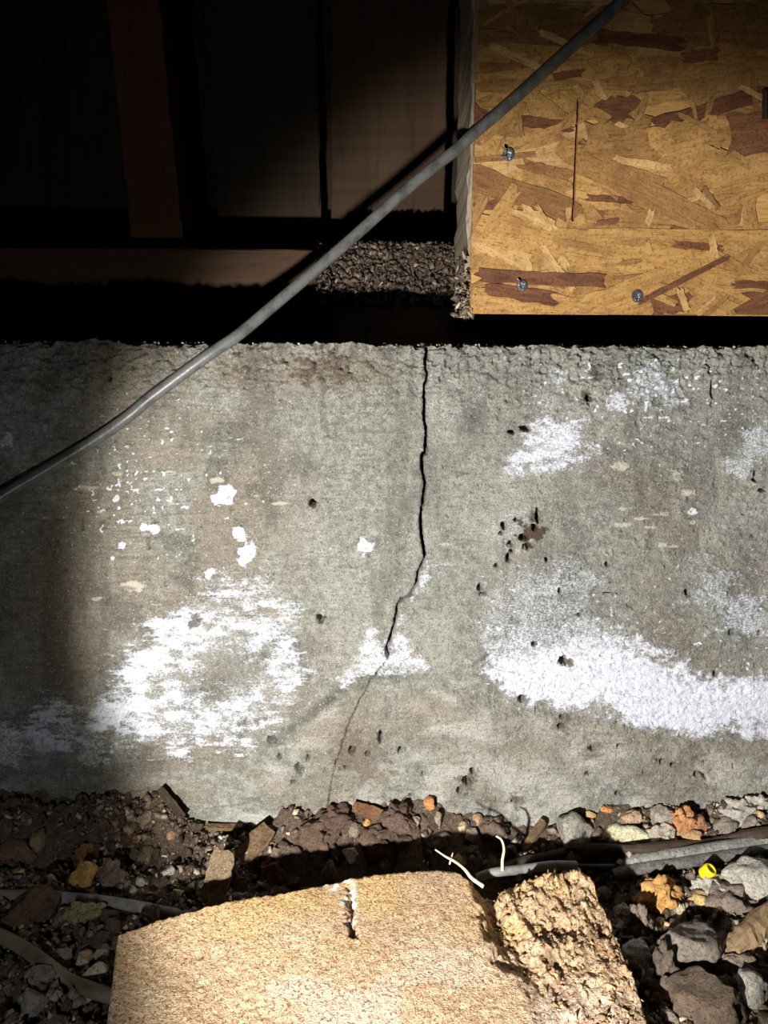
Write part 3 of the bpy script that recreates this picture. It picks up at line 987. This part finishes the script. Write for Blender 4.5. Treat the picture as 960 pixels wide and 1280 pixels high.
# ------------------------------------------------------------------ cables
def cable_material(name, c, rough=0.45):
    m = NT(name, rough, 0.5)
    m.color(m.mix(m.rng(m.noise(90, 5), 0.4, 0.7), lin(c), lin(tuple(int(x * 0.72) for x in c))))
    m.bump(m.noise(220, 3), 0.25, 0.0012)
    return m.m


M['cable'] = cable_material('grey_jacket', (102, 102, 100), 0.38)
M['cable2'] = cable_material('dusty_jacket', (132, 132, 128), 0.65)
M['cable3'] = cable_material('olive_jacket', (112, 104, 84), 0.7)
CABLE = [(-420, 905, .500), (-300, 822, .525), (-170, 736, .548), (-60, 664, .562), (0, 622, .575), (60, 586, .584), (120, 549, .588), (160, 521, .588), (185, 500, .590), (225, 470, .592), (262, 443, .594), (300, 417, .600), (350, 375, .612), (400, 333, .624), (440, 298, .631),
         (480, 262, .637), (520, 227, .642), (560, 195, .645), (575, 183, .645), (590, 169, .644), (630, 135, .643), (680, 90, .641), (730, 45, .638), (775, 4, .634), (840, -60, .628), (980, -190, .622), (1100, -300, .62)]
cpts = smooth_line([tuple(PY(u, v, y)) for u, v, y in CABLE], 6)
o = link('hanging_cable', tube_mesh('hanging_cable', cpts, 0.0045, 18), M['cable'], smooth=True)
tag(o, 'smooth grey cable strung diagonally across the wall top and strand panel', 'cable')


def ground_line(pts, lift):
    out = []
    for (u, v) in pts:
        p = ground_hit(u, v, lift)
        out.append(tuple(p))
    return smooth_line(out, 6)


lp = ground_line([(-40, 1114), (0, 1119), (45, 1119), (90, 1123), (130, 1127), (170, 1133), (205, 1140)], 0.004)
lp += smooth_line([tuple(PZ(222, 1143, .016)), tuple(PZ(250, 1146, .012)), tuple(PZ(300, 1160, .006))], 6)
o = link('ground_cable', tube_mesh('ground_cable', lp, 0.0040, 14), M['cable2'], smooth=True)
tag(o, 'thin grey cable on the dirt running from the left edge behind the block', 'cable')
lp = ground_line([(-50, 1150), (0, 1170), (30, 1186), (60, 1207), (85, 1226), (115, 1238), (150, 1248)], 0.004)
o = link('ground_cable', tube_mesh('ground_cable', lp, 0.0046, 14), M['cable3'], smooth=True)
tag(o, 'olive-grey cable in the lower left corner, passing under the block', 'cable')
# twin flat cable on the right: upper pale half and lower grey half
lp = [ground_hit(u, v + 2, 0.007) for (u, v) in [(766, 1088), (800, 1080), (850, 1073), (900, 1065), (950, 1058), (1010, 1050)]]
twin = empty('twin_cable', lp[0])
tag(twin, 'flat grey twin cable with frayed dusty jacket, right of the block', 'cable')
base = Vector(lp[0])
for k, (dz, dy, start) in enumerate([(0.0034, 0.0036, 0.012), (0.0, -0.0034, 0.0)]):
    q = [Vector(p) - base + Vector((start if i == 0 else 0, dy, dz)) for i, p in enumerate(lp)]
    link('conductor', tube_mesh('conductor', smooth_line([tuple(x) for x in q], 6), 0.0048, 14, 0.85, 0.06, k), rock_material('dusty_conductor', (142, 140, 134) if k == 0 else (112, 110, 106), None, None, 0.7, 120), twin, smooth=True)
lp = [ground_hit(u, v, 0.006) for (u, v) in [(690, 1083), (715, 1083), (740, 1084), (770, 1084)]]
o = link('inner_wire', tube_mesh('inner_wire', smooth_line([tuple(p - base) for p in lp], 5), 0.0028, 10), cable_material('black_wire', (46, 44, 42)), twin, smooth=True)
lp = [PZ(u, v, z) for (u, v, z) in [(596, 1097, .034), (615, 1091, .038), (650, 1087, .040), (690, 1082, .039), (720, 1082, .035)]]
o = link('ground_cable', tube_mesh('ground_cable', smooth_line([tuple(p) for p in lp], 5), [0.0026 + 0.0008 * min(1, i / 6) for i in range(21)], 12), M['cable2'], smooth=True)
tag(o, 'short length of pale cable showing just behind the right end of the block', 'cable')

M['root'] = wood_material('dark_root', lin((62, 50, 42)), lin((80, 66, 54)), lin((36, 28, 24)), (60, 60, 60))
lp = ground_line([(625, 1090), (660, 1076), (700, 1067), (750, 1061), (800, 1061), (850, 1058), (900, 1051), (960, 1041), (1010, 1034)], 0.007)
o = link('tree_root', tube_mesh('tree_root', lp, [0.0044 + 0.0010 * math.sin(i * 0.5) for i in range(len(lp))], 10, 0.9, 0.15, 4), M['root'])
tag(o, 'dark brown root arching over the dirt behind the twin cable', 'root')

M['twig'] = wood_material('pale_twig', lin((206, 192, 164)), lin((226, 214, 190)), lin((140, 120, 92)), (200, 200, 200))
lp = [PZ(604, 1108, .055), PZ(590, 1098, .060), PZ(580, 1086, .066), PZ(570, 1078, .071), PZ(556, 1070, .074), PZ(544, 1062, .078)]
tw = empty('dry_twig', lp[0])
tag(tw, 'pale dry twig with a thorn sticking up from the block', 'twig')
b0 = Vector(lp[0])
link('stem', tube_mesh('stem', smooth_line([tuple(p - b0) for p in lp], 5), [0.0014 - 0.0009 * i / 25 for i in range(26)], 8, 1, 0.2, 2), M['twig'], tw)
lp = [PZ(562, 1080, .066), PZ(564, 1073, .071), PZ(566, 1066, .076)]
link('thorn', tube_mesh('thorn', [p - b0 for p in lp], [0.0006, 0.0007, 0.0002], 7), M['twig'], tw)
lp = [PZ(628, 1088, .042), PZ(628, 1075, .050), PZ(630, 1062, .057), PZ(627, 1050, .063), PZ(620, 1045, .065)]
o = link('root_fibre', tube_mesh('root_fibre', smooth_line([tuple(p) for p in lp], 5), [0.0013 - 0.0006 * i / 20 for i in range(21)], 8), M['twig'], smooth=True)
tag(o, 'thin pale curved root fibre standing upright behind the block', 'root')

# weathered stick entering from the right
M['stick'] = wood_material('weathered_stick', lin((122, 100, 74)), lin((150, 126, 96)), lin((66, 50, 36)), (90, 90, 90), contrast=0.7)
lp = [PZ(906, 1200, .022), PZ(925, 1178, .030), PZ(950, 1155, .036), PZ(990, 1125, .044)]
o = link('weathered_stick', tube_mesh('weathered_stick', smooth_line([tuple(p) for p in lp], 6), [0.0045 + 0.0045 * min(1, i / 8) for i in range(19)], 9, 0.7, 0.25, 5), M['stick'])
tag(o, 'weathered brown stick poking in from the right edge', 'stick')

# yellow plastic cap
bm = bmesh.new()
n = 18
prof = [(0.0, 0.0), (0.0040, 0.0), (0.0050, 0.0012), (0.0050, 0.0085), (0.0042, 0.0098), (0.0034, 0.0098), (0.0032, 0.0060), (0.0, 0.0058)]
rings = [[bm.verts.new((math.cos(2 * math.pi * k / n) * r, math.sin(2 * math.pi * k / n) * r, z)) for k in range(n)] for r, z in prof[1:-1]]
for a, b in zip(rings[:-1], rings[1:]):
    for k in range(n):
        bm.faces.new((a[k], a[(k + 1) % n], b[(k + 1) % n], b[k]))
bm.faces.new(rings[0][::-1]); bm.faces.new(rings[-1])
my = NT('yellow_plastic', 0.35, 0.5); my.color(lin((238, 214, 20)))
o = link('plastic_cap', bm_mesh('plastic_cap', bm), my.m, smooth=True)
p = ground_hit(879, 1094, 0.011)
o.location = p; o.rotation_euler = (0.5, 0.35, 0.3)
tag(o, 'small bright yellow plastic cap lying in the rubble by the twin cable', 'cap')


# ================================================================== STONES, CLODS AND CHIPS
def rock_mesh(name, seed, sub=3, cuts=9, lump=0.18):
    r_ = random.Random(seed)
    bm = bmesh.new()
    bmesh.ops.create_icosphere(bm, subdivisions=sub, radius=1.0)
    dirs = []
    for _ in range(cuts):
        d = Vector((r_.gauss(0, 1), r_.gauss(0, 1), r_.gauss(0, 1))).normalized()
        dirs.append((d, r_.uniform(0.55, 0.9)))
    from mathutils import noise as mn
    off = Vector((seed * 3.7, seed * 1.3, 0))
    for v in bm.verts:
        c = v.co
        for d, k in dirs:
            e = c.dot(d) - k
            if e > 0:
                c -= d * e
        v.co = c * (1 + lump * mn.noise(c * 2.3 + off) + lump * 0.5 * mn.noise(c * 6 + off) + lump * 0.3 * mn.noise(c * 13 + off))
    return bm_mesh(name, bm)


ROCKS = [rock_mesh('stone', s, 4, 7 + s % 5, 0.16) for s in range(14)]
CLODS = [rock_mesh('clod', 50 + s, 4, 4, 0.45) for s in range(6)]
SMALL = [rock_mesh('rubble', 90 + s, 2, 6, 0.3) for s in range(12)]


def place_rock(name, u, v, w, h, mat, label, cat='stone', clod=False, flat=1.0, rot=None, group=None, lift=0.3, smooth=True, small=False, kind=None):
    src = rng.choice(SMALL if small else CLODS if clod else ROCKS)
    p = ground_hit(u, v)
    dist = (p - Vector((0, 0, CAM_Z))).length
    s = dist / F
    hx, hz = w / 2 * s * 1.08, h / 2 * s * 1.08
    p = ground_hit(u, v, hz * lift)
    me_ = src.copy()
    me_.materials.clear()
    me_.materials.append(mat)
    o = bpy.data.objects.new(name, me_)
    COL.objects.link(o)
    if smooth:
        me_.polygons.foreach_set('use_smooth', np.ones(len(me_.polygons), bool))
    o.location = p
    if p.y + hz * 0.8 > WALL_Y - 0.004:
        o.location.y = WALL_Y - 0.004 - hz * 0.8
    o.scale = (hx, (hx + hz) / 2 * flat * 0.9, hz)
    o.rotation_euler = rot or (rng.uniform(-.3, .3), rng.uniform(-.15, .15), rng.uniform(-.4, .4))
    tag(o, label, cat, group, kind)
    return o


RM = {}


def rm(rgb, specks=0.0, rough=0.85):
    rgb = tuple(min(232, int(c * 1.22)) for c in rgb)
    k = (rgb, specks)
    if k not in RM:
        RM[k] = rock_material('rock_%d_%d_%d' % rgb, rgb, None, None, rough, 150, 0.3, specks)
    return RM[k]


NAMED = [
    ('stone', 718, 1040, 54, 44, (132, 126, 118), .4, 'large rounded grey stone behind the twin cable, beside the cream stone', {}),
    ('stone', 781, 1047, 50, 30, (192, 176, 144), .3, 'oval cream stone lying just behind the twin cable', dict(smooth=True)),
    ('stone', 856, 1027, 27, 25, (176, 122, 82), .3, 'rough orange stone at the foot of the wall', dict(clod=True)),
    ('stone', 874, 1030, 17, 18, (142, 100, 78), 0, 'small reddish stone touching the right side of the orange stone', {}),
    ('stone', 828, 1021, 30, 26, (140, 132, 122), .4, 'grey stone left of the orange stone by the wall', {}),
    ('stone', 826, 1049, 32, 24, (156, 148, 134), .4, 'pale grey stone right of the oval cream stone', dict(clod=True)),
    ('stone', 788, 1022, 24, 18, (166, 140, 116), .2, 'pinkish pale stone above the oval cream stone', {}),
    ('stone', 758, 1010, 13, 10, (178, 122, 74), 0, 'small orange flake where the wall meets the dirt', {}),
    ('stone', 736, 1016, 14, 8, (186, 150, 104), 0, 'tan sliver of stone on top of the large grey stone', {}),
    ('stone', 920, 1014, 30, 26, (150, 144, 136), .5, 'pale grey lump in the right rubble heap at the wall foot', dict(clod=True)),
    ('stone', 946, 1010, 26, 24, (158, 150, 140), .5, 'pale stone at the right edge of the wall foot rubble', dict(clod=True)),
    ('stone', 938, 1030, 18, 18, (128, 118, 108), .3, 'round grey pebble low in the right rubble heap', {}),
    ('stone', 908, 1036, 26, 22, (120, 110, 100), .3, 'dull grey-brown stone leaning at the left of the right rubble heap', {}),
    ('stone', 866, 1046, 28, 14, (172, 140, 104), .2, 'flat tan stone below the orange stone', {}),
    ('clod', 822, 1121, 40, 38, (176, 130, 78), .4, 'rough golden-orange clod right of the block', dict(clod=True)),
    ('clod', 799, 1155, 26, 38, (110, 96, 84), .4, 'grey-brown upright clod below the golden-orange clod', dict(clod=True)),
    ('stone', 780, 1138, 16, 14, (168, 158, 142), .4, 'small pale stone between the block shadow and the grey-brown clod', {}),
    ('stone', 797, 1192, 32, 22, (200, 192, 178), .2, 'whitish stone lying in the block shadow on the right', dict(smooth=True)),
    ('stone', 852, 1147, 13, 28, (180, 170, 142), .2, 'cream wedge-shaped stone standing on end in the right rubble', {}),
    ('stone', 873, 1127, 24, 16, (178, 150, 100), .1, 'flat tan stone under the yellow cap', {}),
    ('stone', 890, 1113, 34, 24, (156, 150, 138), .4, 'pale crumbly stone just below the yellow cap', dict(clod=True)),
    ('stone', 862, 1187, 52, 58, (108, 98, 90), .1, 'big angular grey-brown shard in the middle of the right rubble', dict(rot=(.2, .75, .1))),
    ('clod', 828, 1208, 26, 42, (84, 74, 64), .1, 'dark upright clod left of the big angular shard', dict(clod=True)),
    ('clod', 839, 1242, 30, 32, (92, 80, 70), .1, 'dark rounded clod below the big angular shard', dict(clod=True)),
    ('clod', 884, 1256, 84, 64, (90, 76, 64), .15, 'largest dark brown clod at the bottom right', {}),
    ('stone', 938, 1240, 34, 42, (140, 134, 126), .2, 'grey slab-like stone leaning at the bottom right corner', dict(rot=(.3, -.6, .2))),
    ('clod', 926, 1208, 46, 24, (108, 96, 84), .4, 'speckled flat clod below the weathered stick', dict(clod=True)),
    ('stone', 948, 1190, 26, 18, (178, 158, 122), .2, 'tan stone under the weathered stick at the right edge', {}),
    ('stone', 941, 1106, 62, 48, (152, 146, 136), .3, 'large pale grey rock at the right edge below the twin cable', {}),
    ('clod', 912, 1134, 48, 32, (112, 100, 90), .2, 'broad grey-brown clod left of the large pale rock', dict(clod=True)),
    ('stone', 940, 1074, 24, 18, (184, 166, 140), .2, 'beige stone next to the twin cable at the right edge', {}),
    ('stone', 920, 1078, 18, 10, (190, 184, 172), .2, 'small whitish chip beside the beige stone', {}),
    ('stone', 105, 1098, 32, 34, (172, 132, 78), .3, 'orange-tan stone above the left ground cable', dict(smooth=True)),
    ('clod', 141, 1096, 24, 28, (120, 104, 92), .9, 'speckled clod right of the orange-tan stone', dict(clod=True)),
    ('stone', 48, 1051, 18, 26, (124, 114, 82), .1, 'olive upright stone in the gloom at the left', {}),
    ('stone', 221, 1118, 18, 12, (206, 184, 130), .1, 'small cream pebble near the end of the left ground cable', dict(smooth=True)),
    ('stone', 64, 1103, 13, 13, (142, 140, 126), .1, 'little grey-green pebble left of the orange-tan stone', dict(smooth=True)),
    ('stone', 24, 1066, 44, 28, (112, 82, 66), .2, 'reddish-brown rock at the left edge', {}),
    ('clod', 38, 1136, 52, 42, (82, 64, 52), .1, 'dark brown lump resting over the left ground cable', {}),
    ('clod', 108, 1142, 34, 26, (136, 128, 90), .4, 'olive crumbly clod below the left ground cable', dict(clod=True)),
    ('clod', 110, 1066, 22, 18, (120, 88, 58), .2, 'brown clod just above the orange-tan stone', dict(clod=True)),
    ('stone', 40, 1258, 34, 36, (122, 112, 104), .1, 'flat grey stone in the lower left corner', {}),
    ('stone', 18, 1276, 22, 20, (138, 130, 120), .1, 'pale stone at the very bottom left', {}),
    ('stone', 52, 1222, 24, 22, (116, 106, 98), .1, 'thin grey flake under the olive-grey cable', dict(rot=(.3, .8, .2))),
    ('stone', 118, 1216, 24, 18, (168, 160, 132), .2, 'pale yellowish flake against the block, above the olive-grey cable', {}),
    ('stone', 103, 1202, 14, 14, (162, 152, 128), .2, 'small pale chip left of the yellowish flake', {}),
    ('stone', 76, 1196, 26, 14, (126, 118, 104), .2, 'flat greyish flake above the olive-grey cable', {}),
    ('stone', 126, 1194, 20, 14, (150, 142, 120), .2, 'pale flake close to the left side of the block', {}),
    ('stone', 57, 1136, 18, 9, (150, 146, 138), .1, 'pale thin chip below the left ground cable', {}),
    ('stone', 440, 1068, 24, 18, (214, 210, 204), .1, 'white pointed stone in the dirt just behind the block', dict(rot=(.4, .78, .1))),
    ('clod', 343, 1086, 24, 24, (104, 70, 56), .1, 'reddish clod in the block shadow', dict(clod=True)),
    ('stone', 537, 1001, 15, 14, (182, 124, 78), 0, 'orange chip stuck at the wall foot near the middle', {}),
    ('stone', 548, 1024, 10, 22, (132, 120, 104), .1, 'upright grey flake in the dirt bank below the orange chip', {}),
    ('stone', 578, 1034, 11, 13, (178, 152, 120), .1, 'small tan pebble in the dirt bank right of the grey flake', dict(smooth=True)),
    ('stone', 458, 1029, 9, 11, (188, 138, 78), 0, 'tiny orange pebble below the bark chip', {}),
    ('stone', 546, 1049, 44, 16, (118, 106, 92), .3, 'low grey-brown stone at the edge of the block shadow', {}),
    ('clod', 470, 1050, 36, 26, (88, 72, 60), .2, 'brown earth clod right of the white pointed stone', dict(clod=True)),
    ('clod', 395, 1045, 44, 34, (84, 68, 56), .2, 'broad brown earth clod left of the white pointed stone', dict(clod=True)),
    ('clod', 425, 1024, 40, 26, (82, 66, 56), .1, 'brown earth clod against the wall under the hairline crack', dict(clod=True)),
    ('clod', 500, 1024, 36, 28, (86, 70, 60), .1, 'brown earth clod against the wall below the main crack', dict(clod=True)),
    ('clod', 618, 1036, 30, 22, (92, 80, 68), .2, 'grey-brown clod beside the upright root fibre', dict(clod=True)),
    ('stone', 212, 1090, 16, 12, (180, 172, 160), .2, 'white-flecked pebble left of the leaning wood chip', {}),
    ('stone', 253, 1113, 14, 24, (182, 172, 156), .3, 'pale chip lying against the leaning wood chip', {}),
    ('stone', 176, 1105, 14, 12, (176, 168, 156), .3, 'pale speckled pebble above the end of the left ground cable', {}),
]
for (nm, u, v, w, h, c, sp_, lab, kw) in NAMED:
    place_rock(nm, u, v, w, h, rm(c, sp_), lab, 'stone' if nm == 'stone' else 'clod', **kw)


# wood chips
def chip(name, u, v, L, W, T, rot, mat, label, lift=0.004, cat='wood chip'):
    p = ground_hit(u, v, lift)
    bm = bmesh.new()
    n = 10
    rings = []
    for i in range(n + 1):
        f = i / n
        x = (f - .5) * L
        w = W / 2 * (0.75 + 0.25 * math.sin(f * 3.1)) * (1 + rng.uniform(-.12, .12))
        bend = 0.12 * L * (f - .5) ** 2
        rings.append([bm.verts.new((x + rng.uniform(-1, 1) * (0.06 * W if i in (0, n) else 0), sy * w, sz * T / 2 + bend + rng.uniform(-.1, .1) * T)) for sy, sz in ((-1, -1), (-.4, -1), (.4, -1), (1, -1), (1, 1), (.4, 1), (-.4, 1), (-1, 1))])
    for a, b in zip(rings[:-1], rings[1:]):
        for k in range(8):
            bm.faces.new((a[k], a[(k + 1) % 8], b[(k + 1) % 8], b[k]))
    bm.faces.new(rings[0]); bm.faces.new(rings[-1])
    o = link(name, bm_mesh(name, bm), mat)
    o.location = p
    o.rotation_euler = rot
    tag(o, label, cat)
    return o


M['chip'] = rock_material('chip_wood', (112, 88, 64), (140, 114, 86), (60, 44, 32), 0.85, 120)
M['chip2'] = rock_material('chip_bark', (124, 86, 62), (152, 110, 82), (60, 42, 32), 0.85, 120)
M['chip3'] = rock_material('chip_speckled', (132, 108, 80), (162, 138, 108), (70, 54, 40), 0.85, 200, 0.3, 0.9)
chip('wood_chip', 272, 1100, 0.042, 0.020, 0.004, (0.3, -1.0, 1.2), M['chip3'], 'speckled wood chip leaning upright just behind the left half of the block', 0.014)
chip('wood_chip', 318, 1056, 0.034, 0.017, 0.003, (0.5, -0.55, 0.7), M['chip'], 'flat brown wood chip against the wall foot, left of the dirt bank', 0.012)
chip('wood_chip', 280, 1034, 0.030, 0.006, 0.003, (0.2, 0.05, 0.1), M['chip'], 'thin wood sliver lying along the wall foot left of the flat brown chip', 0.004)
chip('wood_chip', 460, 1014, 0.026, 0.010, 0.003, (0.7, 0.25, -0.1), M['chip2'], 'orange-brown bark chip on the dirt bank under the hairline crack', 0.006)
chip('wood_chip', 668, 1044, 0.028, 0.007, 0.004, (0.2, -0.7, 0.6), M['chip'], 'brown wood splinter sticking up in front of the large rounded stone', 0.010)
chip('wood_chip', 383, 1029, 0.020, 0.004, 0.002, (0.3, 0.1, 0.15), M['chip2'], 'thin reddish splinter on the dirt bank near the wall', 0.006)
chip('bark_strip', 214, 1004, 0.030, 0.006, 0.003, (0.5, 0.85, -0.2), M['root'], 'dark curled bark strip against the wall foot at the left', 0.006, 'bark')


# loose rubble, each piece an object of its own
def in_block_px(u, v, m=6):
    bvv = np.interp(u, [p[0] for p in BACK], [p[1] for p in BACK], left=2000, right=2000)
    if u < 146:
        edge_u = 146 - (v - 1164) * 0.11
        return v > 1164 and u > edge_u - m
    if u > 735:
        return v > 1086 and u < 735 + (v - 1086) * 0.34 + m
    return v > bvv - m


RUB = [('brown', rm((96, 82, 70), .3)), ('grey', rm((116, 104, 92), .4)), ('dark brown', rm((74, 62, 53), .2)), ('pale grey', rm((140, 130, 116), .4)), ('speckled brown', rm((84, 70, 58), .6)), ('tan', rm((150, 122, 92), .2))]
nrub = 0
while nrub < 285:
    u = rng.uniform(-5, 965) if nrub < 200 else rng.uniform(740, 965) if nrub < 255 else rng.uniform(20, 320); v = rng.uniform(1000, 1290)
    vj = np.interp(u, [p[0] for p in JOINT], [p[1] for p in JOINT])
    if v < vj + 4 or in_block_px(u, v, 2):
        continue
    w = rng.choice([9, 10, 12, 14, 16, 20]) * rng.uniform(.85, 1.2)
    if u < 330 and v < 1120 and rng.random() < .3:
        w *= .7
    tone, mt = rng.choices(RUB, [4, 3, 4, 1.6, 2, .6] if u > 690 else [4, 1.6, 5, .5, 3, .4])[0]
    if u < 250:
        lab, grp = 'small angular %s piece of rubble in the loose dirt left of the block' % tone, '%s rubble left of the block' % tone
    elif u > 690:
        lab, grp = 'small angular %s piece of rubble in the loose dirt right of the block' % tone, '%s rubble right of the block' % tone
    else:
        lab, grp = 'small angular %s piece of rubble in the dirt bank between block and wall' % tone, '%s rubble behind the block' % tone
    place_rock('rubble_piece', u, v, w, w * rng.uniform(.6, 1), mt, lab, 'rubble', small=True, smooth=False, group=grp, rot=(rng.uniform(-1, 1), rng.uniform(-1, 1), rng.uniform(0, 6)), lift=0.25)
    nrub += 1


# crumbs of earth and grit: nobody could count them
def crumbs(name, pts, sizes, tones, mat, label, cat, elong=1.0, parent=None):
    ico = bmesh.new(); bmesh.ops.create_cube(ico, size=1.5)
    bmesh.ops.triangulate(ico, faces=ico.faces)
    bv_ = np.array([v.co[:] for v in ico.verts]); bf = np.array([[v.index for v in f.verts] for f in ico.faces]); ico.free()
    n = len(pts)
    k = len(bv_)
    Vv = np.repeat(bv_[None], n, 0) + nrg.uniform(-.5, .5, (n, k, 3))
    sc = nrg.uniform(.5, 1.2, (n, 1, 3)); sc[..., 0] *= elong; sc[..., 2] *= .6
    Vv = Vv * sc
    q = nrg.normal(size=(n, 4)); q /= np.linalg.norm(q, axis=1, keepdims=True)
    w, x, y, z = q.T
    R = np.stack([1 - 2 * (y * y + z * z), 2 * (x * y - z * w), 2 * (x * z + y * w), 2 * (x * y + z * w), 1 - 2 * (x * x + z * z), 2 * (y * z - x * w), 2 * (x * z - y * w), 2 * (y * z + x * w), 1 - 2 * (x * x + y * y)], -1).reshape(n, 3, 3)
    Vv = np.einsum('nij,nkj->nki', R, Vv) * np.asarray(sizes)[:, None, None] + np.asarray(pts)[:, None, :]
    Ff = (bf[None] + (np.arange(n) * k)[:, None, None]).reshape(-1, 3)
    me_ = bpy.data.meshes.new(name)
    me_.vertices.add(n * k); me_.vertices.foreach_set('co', Vv.reshape(-1).astype(np.float32))
    me_.loops.add(Ff.size); me_.loops.foreach_set('vertex_index', Ff.reshape(-1).astype(np.int32))
    me_.polygons.add(len(Ff)); me_.polygons.foreach_set('loop_start', np.arange(0, Ff.size, 3, dtype=np.int32))
    me_.update(calc_edges=True)
    at = me_.attributes.new('tone', 'FLOAT', 'POINT')
    at.data.foreach_set('value', np.repeat(np.asarray(tones), k).astype(np.float32))
    o = link(name, me_, mat)
    tag(o, label, cat, kind='stuff')
    return o


n = 22000
cx = nrg.uniform(-0.34, 0.34, n); cy = nrg.uniform(0.36, 0.597, n)
cz = ground_z(cx, cy)
cu, cv = to_px(cx, cy, cz)
keep = np.array([not in_block_px(a, b, -10) for a, b in zip(cu, cv)])
keep &= ~((cx > -0.09) & (cx < 0.10) & (nrg.random(n) < 0.75))
keep &= fbm(cx * 30, cy * 30, 241, 2) + nrg.uniform(-.2, .2, n) > 0.38
cx, cy, cz = cx[keep], cy[keep], cz[keep]
sz = 0.0008 + 0.0032 * nrg.random(len(cx)) ** 2.6
crumbs('soil_crumbs', np.stack([cx, cy, cz + sz * 0.3], -1), sz, np.clip(nrg.beta(1.3, 2.2, len(cx)) + 0.45 * (nrg.random(len(cx)) < 0.5) * np.exp(-(((cx + 0.17) / 0.07) ** 2 + ((cy - 0.53) / 0.05) ** 2)) + 0.2 * sstep(0.1, 0.2, cx), 0, 1), M['crumbs'], 'crumbs of dark earth and pale grit strewn over the dirt floor', 'soil')  # crumbs at left paled: wet sparkle and beam light put into their tone

# frass and wood debris heaped on the sill beside the strand panel
x0d, x1d = xr(398, 330, SILL_Y - .01), xr(584, 330, SILL_Y - .01)
dx = np.linspace(x0d - .004, x1d + .01, 90)
prof = sstep(x0d - .004, x0d + .02, dx)
rows = []
for k, (yy, zz) in enumerate([(SILL_Y - 0.075, Z_TOP - 0.002), (SILL_Y - 0.05, Z_TOP + 0.022), (SILL_Y - 0.03, Z_TOP + 0.05), (SILL_Y - 0.016, Z_TOP + 0.080), (SILL_Y - 0.008, SILL_TOP - 0.004), (SILL_Y + 0.006, SILL_TOP + 0.004), (SILL_Y + 0.03, SILL_TOP + 0.003), (SILL_Y + 0.05, SILL_TOP - 0.001)]):
    w = (fbm(dx * 200, np.full_like(dx, k * 2.1), 501, 3) - .5) * 0.006
    rows.append(np.stack([dx, yy + 0.03 * (1 - prof) + w, np.maximum(zz + w * .5, Z_TOP - .002) - (1 - prof) * 0.004], -1))
hp = grid_mesh('debris_heap', np.array(rows))
heap = link('debris_heap', hp, M['soil'], smooth=True)
tag(heap, 'heap of dark dusty debris banked against the sill beside the panel', 'debris', kind='stuff')
n = 1900
t = nrg.random(n); kx = nrg.uniform(x0d, x1d + 0.004, n)
py_ = np.interp(t, [0, .45, .62, 1], [SILL_Y - 0.036, SILL_Y - 0.010, SILL_Y, SILL_Y + 0.03])
pz_ = np.interp(t, [0, .45, .62, 1], [Z_TOP + 0.045, SILL_TOP - 0.008, SILL_TOP + 0.004, SILL_TOP + 0.004])
sz = 0.0012 + 0.0022 * nrg.random(n) ** 2
crumbs('wood_debris', np.stack([kx, py_ - .001, pz_ + .001], -1), sz, np.clip(nrg.beta(0.8, 3.6, n), 0, 1), M['crumbs'], 'fine wood chips and grit piled on the sill beside the strand panel', 'debris', elong=1.7)
# crumbling lower end of the stud
n = 320
ex = sx0 + nrg.normal(-0.002, 0.004, n); ey = OSB_Y + nrg.uniform(0.0, 0.02, n); ez = z_osb + np.abs(nrg.normal(0, 0.016, n)) - 0.002
o = crumbs('rot_fragments', np.stack([ex, ey, ez], -1), 0.0009 + 0.0016 * nrg.random(n) ** 2, np.clip(nrg.beta(2.2, 2.0, n), 0, 1), M['crumbs'], 'crumbs of rotten wood at the bottom left corner of the panel', 'debris', elong=2.0)
# grit along the arris of the wall
n = 420
ax_ = nrg.uniform(-.33, .33, n); sz = 0.0006 + 0.0012 * nrg.random(n) ** 2
crumbs('wall_top_grit', np.stack([ax_, WALL_Y + nrg.uniform(0.002, 0.02, n), np.full(n, Z_TOP) + 0.0005], -1), sz, np.clip(nrg.beta(2.5, 1.8, n), 0, 1), M['crumbs'], 'pale grit lying along the top edge of the concrete wall', 'grit')

# loose splinters and grains on the crumbling end of the block
msp = NT('splinters', 0.9, 0.2)
cr = msp.n('ShaderNodeValToRGB')
cr.color_ramp.elements[0].color = lin((96, 70, 46)); cr.color_ramp.elements[1].color = lin((206, 180, 144))
x = cr.color_ramp.elements.new(0.5); x.color = lin((164, 132, 94))
msp.l(msp.attr('tone'), cr.inputs[0]); msp.color(cr.outputs[0])
ii, jj = np.nonzero((crum > 0.35) & (BV < 1300))
pick = nrg.choice(len(ii), 480, replace=False)
sp_pts = BT[ii[pick], jj[pick]] + bn * 0.0008
o = crumbs('splinters', sp_pts - bn * 0.0008, 0.0004 + 0.0013 * nrg.random(480) ** 2.2, np.clip(nrg.beta(2, 2, 480), 0, 1), msp.m, None, None, elong=2.2)
o.parent = blk
